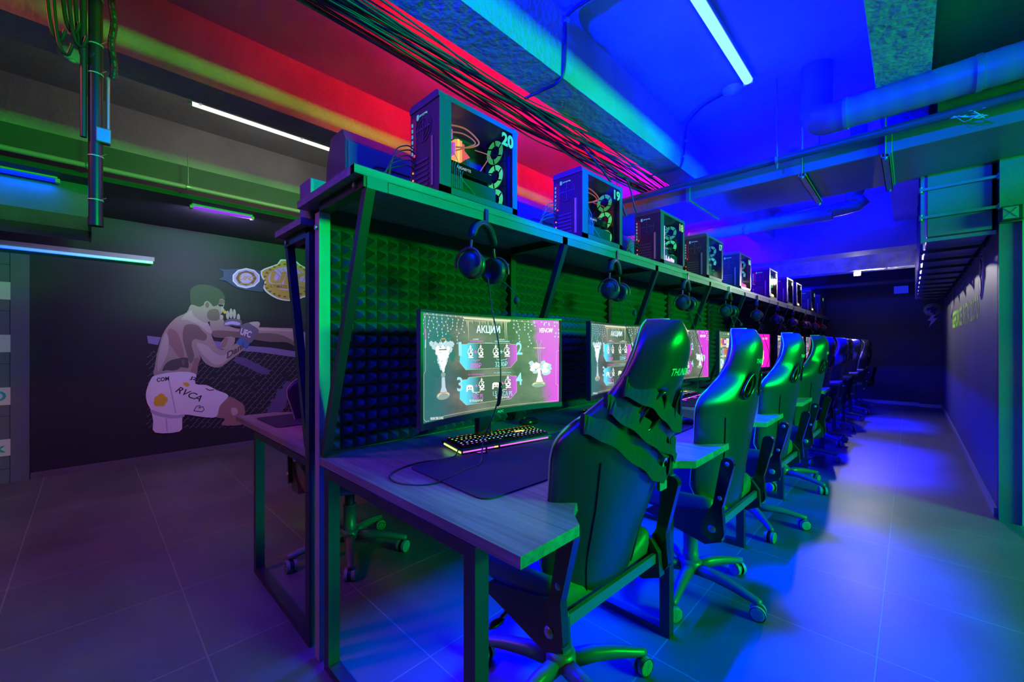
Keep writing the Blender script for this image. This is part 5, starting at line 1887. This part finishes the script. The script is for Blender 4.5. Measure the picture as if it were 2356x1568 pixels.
# ------------------------------------------------------------------ wall mural and wall signs
def wall_pt(u, v, x=XL):
    s_ = (u - 1178.0) / FPX
    dx = FWD[0] + s_ * RGT[0]; dy = FWD[1] + s_ * RGT[1]; dz = (790.0 - v) / FPX
    k = x / dx
    return (dy * k, CAM_H + dz * k)
class Mural:
    def __init__(s): s.mb = {}; s.n = 0
    def part(s, name): return s.mb.setdefault(name, (MB(), []))
    def poly(s, part, pts, m, smooth=0):
        mb, ms = s.part(part)
        if m not in ms: ms.append(m)
        if smooth:
            P = [Vector((a, b, 0)) for a, b in pts]
            P = smooth_path([P[-1]] + P + [P[0], P[1]], smooth)
            P = P[smooth:-smooth]
            pts = [(p.x, p.y) for p in P]
        W = [wall_pt(300 + .2933 * a, 560 + .2933 * b) for a, b in pts]
        s.n += 0 if (part == 'cage_fence' and s.n < 3) else 1
        x = XL + 0.0015 + 0.0001 * s.n
        bm = bmesh.new()
        V = [bm.verts.new((x, y, z)) for y, z in W]
        try:
            f = bm.faces.new(V)
        except ValueError:
            bm.free(); return
        bm.normal_update()
        if f.normal.x < 0: f.normal_flip()
        bmesh.ops.triangulate(bm, faces=[f])
        bm.verts.index_update()
        mb.add([v.co for v in bm.verts], [[v.index for v in f.verts] for f in bm.faces], ms.index(m))
        bm.free()
    def line(s, part, pts, w, m):
        for (a, b), (c, d) in zip(pts[:-1], pts[1:]):
            L = math.hypot(c - a, d - b) or 1
            nx, ny = -(d - b) / L * w / 2, (c - a) / L * w / 2
            s.poly(part, [(a - nx, b - ny), (c - nx, d - ny), (c + nx, d + ny), (a + nx, b + ny)], m)
    def ell(s, part, cx, cy, rx, ry, m, n=24, jag=0):
        s.poly(part, [(cx + rx * math.cos(2 * PI * i / n) * (1 + random.uniform(-jag, jag)), cy + ry * math.sin(2 * PI * i / n) * (1 + random.uniform(-jag, jag))) for i in range(n)], m)
    def text(s, part, body, p0, pu, pv, m, bold=.02, shear=0):
        """p0 lower left, pu lower right, pv upper left in crop pixels"""
        mb, ms = s.part(part)
        if m not in ms: ms.append(m)
        vs, fs = text2d(body, bold, shear)
        s.n += 0 if (part == 'cage_fence' and s.n < 3) else 1
        x = XL + 0.0015 + 0.0001 * s.n
        V = []
        for a, b in vs:
            px = p0[0] + (pu[0] - p0[0]) * a + (pv[0] - p0[0]) * b
            py = p0[1] + (pu[1] - p0[1]) * a + (pv[1] - p0[1]) * b
            y, z = wall_pt(300 + .2933 * px, 560 + .2933 * py)
            V.append((x, y, z))
        mb.add(V, fs, ms.index(m))
def mm(name, c, r=.6): return mat('mural_' + name, c, r)
SK = mm('skin', (.42, .33, .25)); SKD = mm('skin_shade', (.20, .15, .11)); SKL = mm('skin_light', (.55, .47, .38)); SKR = mm('skin_red', (.33, .20, .16))
WH = mm('white', (.78, .76, .80)); WHD = mm('white_shade', (.45, .43, .52)); BK = mm('black', (.02, .02, .025)); TAT = mm('tattoo', (.10, .085, .08))
HAIR = mm('hair', (.06, .09, .04)); GOLD = mm('gold', (.55, .36, .06)); GOLDD = mm('gold_dark', (.20, .12, .03)); LIL = mm('lilac', (.55, .42, .75)); NAVY = mm('navy', (.05, .07, .15))
BLU = mm('blue', (.06, .16, .42)); YEL = mm('yellow', (.70, .50, .02)); GRY = mm('grey', (.16, .15, .18)); FEN = mm('fence', (.24, .20, .30)); SMK = mm('smoke', (.13, .09, .22)); RAIL = mm('rail', (.24, .20, .38))
mu = thing('wall_mural', (0, 0, 0), 0, 'painted mural of a shirtless fighter in white shorts with belts', 'mural')
M_ = Mural()
# fence
rf = random.Random(11)
def fence_ok(x, y):
    return 120 < x < 1330 and y > 830 + (max(0, 600 - x) * .0) and y < 1450 and not (x > 700 and y < 860)
for i in range(-10, 48):
    for j in range(0, 22):
        x = 110 + i * 46 + j * 20; y = 850 + j * 29
        if x < 120 or x > 1320 or y > 1440: continue
        if rf.random() < .12: continue
        M_.line('cage_fence', [(x, y + 16), (x + 30, y - 8)], 3.2, FEN)
        if rf.random() < .5:
            M_.line('cage_fence', [(x + 30, y - 8), (x + 36, y + 6)], 2.4, FEN)
M_.n = 4
M_.poly('cage_fence', [(640, 760), (900, 800), (1100, 815), (1320, 850), (1380, 862), (1380, 900), (1250, 885), (1000, 850), (700, 830)], RAIL)
M_.poly('cage_fence', [(130, 722), (240, 735), (215, 795), (140, 782)], RAIL)
M_.poly('cage_fence', [(1350, 900), (1400, 905), (1395, 1020), (1360, 1010)], RAIL)
for k in range(9):
    M_.ell('cage_fence', 860 + k * 24 + rf.uniform(-8, 8), 915 + k * 11, 42, 26, SMK, 16, .3)
for k in range(14):
    M_.ell('cage_fence', 1120 + k * 11, 1300 - k * 13 + rf.uniform(-30, 30), 46, 42, SMK, 16, .3)
# kicking leg of the opponent
M_.poly('opponent_leg', [(622, 560), (660, 530), (700, 560), (730, 600), (760, 640), (860, 670), (1000, 655), (1130, 660), (1280, 665), (1340, 685), (1400, 715), (1430, 780), (1400, 830), (1385, 880), (1320, 830), (1230, 775), (1100, 772), (980, 755), (860, 738), (700, 740), (640, 715), (625, 640)], SK, 3)
M_.poly('opponent_leg', [(640, 690), (700, 680), (860, 692), (1000, 700), (1130, 705), (1230, 735), (1330, 800), (1390, 850), (1385, 880), (1320, 830), (1230, 775), (1100, 772), (980, 755), (860, 738), (700, 740), (640, 715)], SKD, 3)
M_.poly('opponent_leg', [(1000, 662), (1130, 668), (1270, 675), (1260, 690), (1130, 685), (1000, 680)], SKL, 2)
for k in range(4):
    M_.ell('opponent_leg', 660 + k * 18, 558 + k * 6, 15, 18, SKL if k % 2 else SK, 12)
# torso and arms
M_.poly('fighter', [(475, 478), (440, 540), (360, 580), (290, 650), (250, 720), (225, 800), (205, 880), (192, 960), (187, 1035), (330, 1012), (450, 1010), (515, 1028), (530, 960), (548, 900), (540, 870), (580, 930), (630, 962), (682, 972), (722, 958), (800, 900), (892, 828), (920, 785), (850, 770), (780, 820), (700, 830), (652, 760), (632, 700), (622, 645), (570, 600), (600, 560), (600, 500), (540, 480)], SK, 3)
M_.poly('fighter', [(430, 640), (520, 640), (560, 680), (600, 720), (580, 760), (500, 750), (480, 800), (500, 880), (470, 940), (440, 860), (410, 740)], SKD, 4)
M_.poly('fighter', [(300, 670), (360, 690), (400, 780), (420, 880), (380, 890), (330, 820), (290, 760)], SKR, 4)
M_.poly('fighter', [(250, 760), (280, 700), (300, 760), (290, 860), (250, 950), (215, 1000), (215, 900)], SKL, 4)
M_.poly('fighter', [(480, 520), (540, 560), (600, 610), (640, 700), (600, 690), (540, 640), (450, 600), (400, 590)], SKL, 4)
M_.poly('fighter', [(520, 780), (600, 800), (650, 850), (720, 880), (800, 840), (780, 890), (720, 940), (660, 950), (600, 900), (550, 850)], SKL, 4)
M_.poly('fighter', [(500, 900), (540, 900), (530, 960), (515, 1020), (470, 1005), (490, 950)], SKR, 3)
M_.poly('fighter', [(742, 735), (820, 738), (805, 800), (770, 830), (700, 815)], SK, 2)
M_.poly('fighter', [(700, 815), (742, 735), (770, 745), (740, 815)], SKR)
M_.poly('fighter', [(250, 998), (270, 950), (300, 922), (350, 905), (440, 892), (455, 930), (452, 975), (400, 968), (370, 988), (320, 996), (285, 992)], TAT, 3)
M_.poly('fighter', [(400, 920), (420, 905), (425, 950), (410, 955)], SKD)
# head
M_.poly('fighter', [(560, 478), (620, 455), (690, 432), (735, 442), (738, 470), (728, 505), (722, 540), (700, 560), (690, 600), (620, 610), (580, 620), (500, 570), (478, 520), (478, 480), (540, 492)], SK, 3)
M_.poly('fighter', [(690, 440), (735, 445), (735, 470), (690, 470)], SKD, 2)
M_.poly('fighter', [(690, 475), (728, 480), (722, 492), (695, 492)], BK, 2)
M_.poly('fighter', [(715, 495), (738, 520), (722, 535), (708, 530)], SKL, 2)
M_.poly('fighter', [(620, 520), (680, 515), (700, 560), (690, 600), (620, 600), (600, 560)], SKD, 3)
M_.poly('fighter', [(465, 400), (472, 360), (500, 335), (545, 322), (610, 325), (680, 350), (722, 385), (742, 435), (700, 436), (688, 478), (650, 492), (630, 470), (600, 450), (575, 480), (540, 496), (500, 482), (472, 472)], HAIR, 3)
M_.ell('fighter', 600, 482, 25, 32, SK); M_.ell('fighter', 602, 482, 15, 22, SKD)
M_.ell('fighter', 740, 537, 13, 13, YEL)
# gloves and fingers
for (x, y, h) in ((762, 560, 34), (788, 548, 40), (814, 552, 38), (846, 580, 30)):
    M_.ell('fighter', x, y, 13, h, SKL, 14)
M_.poly('fighter', [(735, 612), (790, 588), (868, 600), (866, 650), (800, 642), (740, 645)], GRY, 2)
M_.poly('fighter', [(742, 622), (800, 608), (860, 622), (850, 640), (790, 632), (745, 640)], LIL, 2)
M_.poly('fighter', [(928, 620), (1000, 612), (1015, 635), (990, 668), (945, 655)], SKL, 2)
M_.poly('fighter', [(840, 758), (872, 732), (930, 770), (925, 800), (900, 818), (832, 782)], BLU, 2)
M_.poly('fighter', [(855, 680), (872, 640), (920, 620), (955, 640), (1002, 672), (1000, 702), (962, 760), (930, 782), (870, 742), (850, 712)], GRY, 3)
M_.text('fighter', 'UFC', (858, 712), (940, 742), (870, 660), WH, .03, .1)
M_.text('fighter', 'Dani', (755, 905), (900, 812), (742, 862), TAT, .03, .3)
# shorts and knee
M_.poly('fighter', [(765, 1198), (850, 1235), (888, 1268), (898, 1330), (872, 1378), (868, 1420), (715, 1422), (740, 1372), (668, 1358), (695, 1270)], SKR, 3)
M_.poly('fighter', [(790, 1290), (830, 1290), (840, 1330), (800, 1345)], SKL, 3)
M_.poly('shorts', [(160, 1062), (200, 1032), (330, 1008), (450, 1006), (516, 1028), (508, 1098), (600, 1110), (680, 1150), (768, 1192), (700, 1272), (672, 1358), (560, 1358), (420, 1340), (405, 1400), (385, 1472), (192, 1480), (178, 1390), (160, 1305), (130, 1245), (122, 1165)], WH, 3)
M_.poly('shorts', [(160, 1300), (250, 1330), (350, 1345), (420, 1338), (412, 1360), (330, 1370), (230, 1355), (170, 1330)], WHD, 3)
M_.poly('shorts', [(296, 1070), (306, 1070), (360, 1330), (352, 1330)], WHD)
M_.poly('shorts', [(275, 1370), (285, 1370), (292, 1475), (284, 1475)], WHD)
M_.text('shorts', 'COM', (208, 1086), (306, 1072), (204, 1054), BK, .03, .1)
M_.text('shorts', 'J2', (462, 1068), (512, 1082), (468, 1036), BK, .03, .1)
M_.text('shorts', 'RVCA', (348, 1162), (540, 1240), (382, 1118), BK, .01, .2)
for dx, dy in ((0, 0), (26, -20), (48, 2), (30, 26), (-4, 24)):
    M_.ell('shorts', 215 + dx, 1222 + dy, 30, 28, YEL, 14)
M_.poly('shorts', [(410, 1095), (440, 1088), (465, 1105), (440, 1122)], YEL, 2)
M_.line('shorts', [(495, 1310), (560, 1318), (578, 1300), (566, 1276), (535, 1290), (548, 1270), (520, 1272), (495, 1310)], 5, BK)
M_.line('shorts', [(590, 1135), (620, 1150), (655, 1145)], 6, BK)
# belt
M_.poly('champion_belt', [(688, 198), (745, 205), (830, 198), (940, 205), (1040, 215), (1040, 380), (960, 372), (880, 360), (810, 335), (745, 292), (686, 284), (726, 262), (728, 222)], NAVY, 0)
def plate(cx, cy, rx, ry, gold, n):
    M_.poly('champion_belt', [(cx + (rx + 10) * math.cos(2 * PI * i / n) * (1 + .05 * (i % 2)), cy + (ry + 10) * math.sin(2 * PI * i / n) * (1 + .05 * (i % 2))) for i in range(n)], WH)
    M_.poly('champion_belt', [(cx + rx * math.cos(2 * PI * i / n) * (1 + .05 * (i % 2)), cy + ry * math.sin(2 * PI * i / n) * (1 + .05 * (i % 2))) for i in range(n)], gold)
plate(906, 272, 96, 66, LIL, 20)
M_.ell('champion_belt', 906, 272, 82, 60, GOLDD, 8)
M_.ell('champion_belt', 906, 272, 54, 42, LIL, 20)
M_.text('champion_belt', 'UFC', (848, 286), (968, 292), (856, 252), GOLD, .03, .15)
M_.line('champion_belt', [(860, 312), (950, 316)], 7, GOLD)
M_.poly('champion_belt', [(1020, 215), (1080, 185), (1150, 160), (1175, 125), (1230, 128), (1290, 132), (1330, 165), (1385, 195), (1440, 240), (1430, 300), (1442, 340), (1420, 400), (1350, 425), (1290, 448), (1220, 450), (1150, 435), (1080, 395), (1040, 350), (1050, 300), (1030, 270)], WH, 2)
M_.poly('champion_belt', [(1032, 222), (1085, 195), (1155, 168), (1182, 136), (1230, 138), (1285, 142), (1322, 172), (1378, 202), (1428, 244), (1418, 300), (1430, 338), (1410, 390), (1346, 414), (1288, 438), (1220, 440), (1155, 425), (1088, 386), (1050, 345), (1062, 300), (1042, 268)], GOLD, 2)
M_.ell('champion_belt', 1228, 275, 150, 92, LIL, 28)
for k in range(7):
    M_.line('champion_belt', [(1110 + k * 40, 200), (1170 + k * 40, 260), (1130 + k * 40, 330)], 3, GOLDD)
M_.text('champion_belt', 'UFC', (1085, 312), (1400, 330), (1100, 215), GOLD, .05, .1)
M_.poly('champion_belt', [(1068, 312), (1390, 332), (1388, 366), (1072, 348)], GOLD)
M_.text('champion_belt', 'ULTIMATE FIGHTING', (1078, 343), (1385, 360), (1078, 322), GOLDD, .01)
for k in range(26):
    a = 2 * PI * k / 26
    M_.ell('champion_belt', 1230 + 182 * math.cos(a), 290 + 128 * math.sin(a), 12, 7, GOLDD, 8)
for nm, (mb, ms) in M_.mb.items():
    mb.build(nm, ms, mu, fix=False)

# tariff board at the far left
t = thing('price_board', (XL + .002, -0.355, 0.001), 0, 'tall blue lit menu board with pale strips at the left edge', 'sign')
MB().box(0, .02, -1.6, 0, 0.0, 1.93).build('board_panel', mat('board_paint', (.12, .12, .16), .5), t)
sl = MB(); gr = MB()
for z0, z1 in ((1.537, 1.684), (1.097, 1.243), (.656, .803), (.231, .37)):
    sl.box(.0202, .024, -1.5, -.103, z0, z1)
for z in (1.44, 1.0, .56, 1.83, .12):
    gr.box(.0202, .0212, -1.6, -.105, z, z + .004)
gr.box(.0202, .0212, -.107, -.103, 0, 1.93)
sl.build('name_strip', mat('strip_cream', (.62, .62, .55), .5), t)
gr.build('joint_line', BK, t)
tx = MB()
put_text(tx, 'PRO', (.0245, -.33, .69), (0, .205, 0), (0, 0, .085), 0, .03)
put_text(tx, 'desk', (.0245, -.36, .26), (0, .235, 0), (0, 0, .085), 0, .02)
tx.build('lettering', mat('teal_letters', (.02, .42, .38), .5), t)
# lamp bar on the left wall: metal profile with a colour changing strip below
t = thing('light_bar', (XL + .05, 0.454, 1.99), 0, 'long pale wall bar with glowing blue to green strip beneath', 'lamp')
MB().box(-.05, 0.02, -3.2, 0, -.005, .035).build('profile', mat('profile_paint', (.42, .40, .42), .5, noise=(3, .2)), t)
def rgb_strip():
    m = bpy.data.materials.new('rgb_strip'); m.use_nodes = True
    nt = m.node_tree; b = nt.nodes['Principled BSDF']
    tc = nd(nt, 'ShaderNodeTexCoord'); sp = nd(nt, 'ShaderNodeSeparateXYZ')
    nt.links.new(tc.outputs['Object'], sp.inputs[0])
    r = nd(nt, 'ShaderNodeMapRange'); r.inputs[1].default_value = -1.05; r.inputs[2].default_value = 0
    nt.links.new(sp.outputs[1], r.inputs[0])
    cr = nd(nt, 'ShaderNodeValToRGB')
    e = cr.color_ramp.elements
    e[0].position = 0; e[0].color = (.0, .02, 1, 1)
    e[1].position = 1; e[1].color = (.02, .75, .16, 1)
    x = e.new(.4); x.color = (.01, .22, .9, 1)
    nt.links.new(r.outputs[0], cr.inputs[0]); nt.links.new(cr.outputs[0], b.inputs['Emission Color'])
    b.inputs['Emission Strength'].default_value = 1.2
    return m
MB().box(-.03, .012, -3.2, -.01, -.028, -.005).build('glow_strip', rgb_strip(), t)

# signs on the right wall (flat paint), read from the aisle
def right_text(body, ya, yb, z0, z1, m, name, label, bold=.03):
    o = thing(name, (XR - .001, ya, z0), 0, label, 'sign')
    mb = MB()
    put_text(mb, body, (-.001, 0, 0), (0, yb - ya, 0), (0, 0, z1 - z0), 0, bold)
    mb.build('lettering', m, o)
    return o
right_text('GEFORCE  RTX 2070', 8.35, 5.30, 1.375, 1.60, mat('green_vinyl', (.42, 1.0, .06), .5), 'wall_lettering', 'large green lettering GEFORCE RTX 2070 on the right wall')
right_text('@VENOMHOOKAH', 7.8, 5.95, 1.74, 1.86, mat('violet_vinyl', (.30, .32, .75), .5), 'wall_lettering', 'faint violet blue lettering above the green lettering on the right wall', .01)
for (yc, zc_, r, lab) in ((5.12, 1.72, .19, 'round white emblem with black figure on the right wall, the nearer one'), (8.5, 1.70, .19, 'round white emblem with black figure on the right wall, the farther one')):
    o = thing('wall_emblem', (XR - .001, yc, zc_), 0, lab, 'sign')
    d = MB()
    d.lathe([(0, -.002), (r, -.002), (r, 0)], n=36, axis='x')
    d.build('disc', mat('emblem_white', (.62, .55, .68), .5), o)
    d = MB()
    d.lathe([(r * .86, -.003), (r * .93, -.003), (r * .93, -.0025)], n=36, axis='x')
    P = smooth_path([(-.0035, .02, r * .75), (-.0035, -.05, r * .45), (-.0035, .05, .0), (-.0035, -.02, -r * .4), (-.0035, .03, -r * .8)], 5)
    d.tube(P, [.012 + .022 * math.sin(PI * i / (len(P) - 1)) for i in range(len(P))], 8)
    d.v = [(max(x, -.006), y, z) for x, y, z in d.v]
    d.build('figure', BK, o)
# badges and small things at the far wall
YW = YF - .12
o = thing('wall_emblem', (0.285, YW, 1.79), 0, 'round yellow green helmet badge high on the far wall', 'sign')
d = MB(); d.lathe([(0, -.004), (.115, -.004), (.115, 0)], n=30, axis='y'); d.build('disc', mat('badge_lime', (.55, .62, .10), .5), o)
d = MB(); d.lathe([(0, -.006), (.095, -.006), (.095, -.004)], n=30, axis='y'); d.build('disc_inner', mat('badge_grey', (.35, .36, .40), .5), o)
d = MB(); d.add([(-.07, -.008, .03), (.02, -.008, .06), (.07, -.008, .0), (.03, -.008, -.06), (-.03, -.008, -.05), (-.02, -.008, -.01), (-.07, -.008, -.02)], [list(range(7))]); d.build('helmet_mark', BK, o)
o = thing('wall_emblem', (0.28, YW, 1.60), 0, 'white lightning bolt sign under the round badge', 'sign')
MB().prism([(.03, .13), (-.06, -.01), (-.01, -.01), (-.04, -.13), (.07, .03), (.015, .03), (.06, .13)], -.006, 0, 0, 'y').build('bolt_shape', mat('bolt_white', (.7, .6, .62), .5), o)
o = thing('exit_sign', (-0.13, YF - .02, 2.20), 0, 'small glowing blue rectangular sign on the far wall', 'sign')
MB().bbox(-.10, .10, -.03, 0, -.07, .07, .004).build('sign_box', emat('sign_blue', (.01, .02, .75), .8), o)
tag(MB().cyl((-4.4, 0, 0), (0.08, 0, 0), .045, n=16).cyl((-3, 0, 0), (-3, 0, .75), .006, n=6).cyl((-0.6, 0, 0), (-0.6, 0, .75), .006, n=6).build('pipe', M_PIPE, loc=(0, 10.2, 2.30)), 'dark pipe crossing high before the far wall', 'pipe')
o = thing('security_camera', (0.33, YW - .05, 1.98), 0, 'small dark camera in the far right corner', 'camera')
MB().bbox(-.03, .03, -.06, .02, -.025, .025, .006).build('camera_body', M_PLAST, o)
MB().cyl((0, -.06, 0), (0, -.075, 0), .018, n=14).build('camera_lens', M_SILV, o)
MB().cyl((0, .02, 0), (0, .05, 0), .008, n=8).build('camera_arm', M_PLAST, o)
# emergency light on the lintel
o = thing('emergency_light', (0.465, 4.17, 2.01), 0, 'small boxed emergency light above the pilaster at the right', 'lamp')
MB().bbox(-.045, .05, -.045, 0, -.045, .048, .004).build('lamp_box', M_PLAST, o)
MB().box(-.036, .03, -.05, -.045, -.036, .038).build('lamp_face', M_CAST, o)
mb = MB()
mb.beam((-.03, -.052, -.03), (.025, -.052, .032), .003, .002, up=(0, 1, 0)).beam((-.03, -.052, .032), (.025, -.052, -.03), .003, .002, up=(0, 1, 0))
mb.build('face_wires', M_SILV, o)
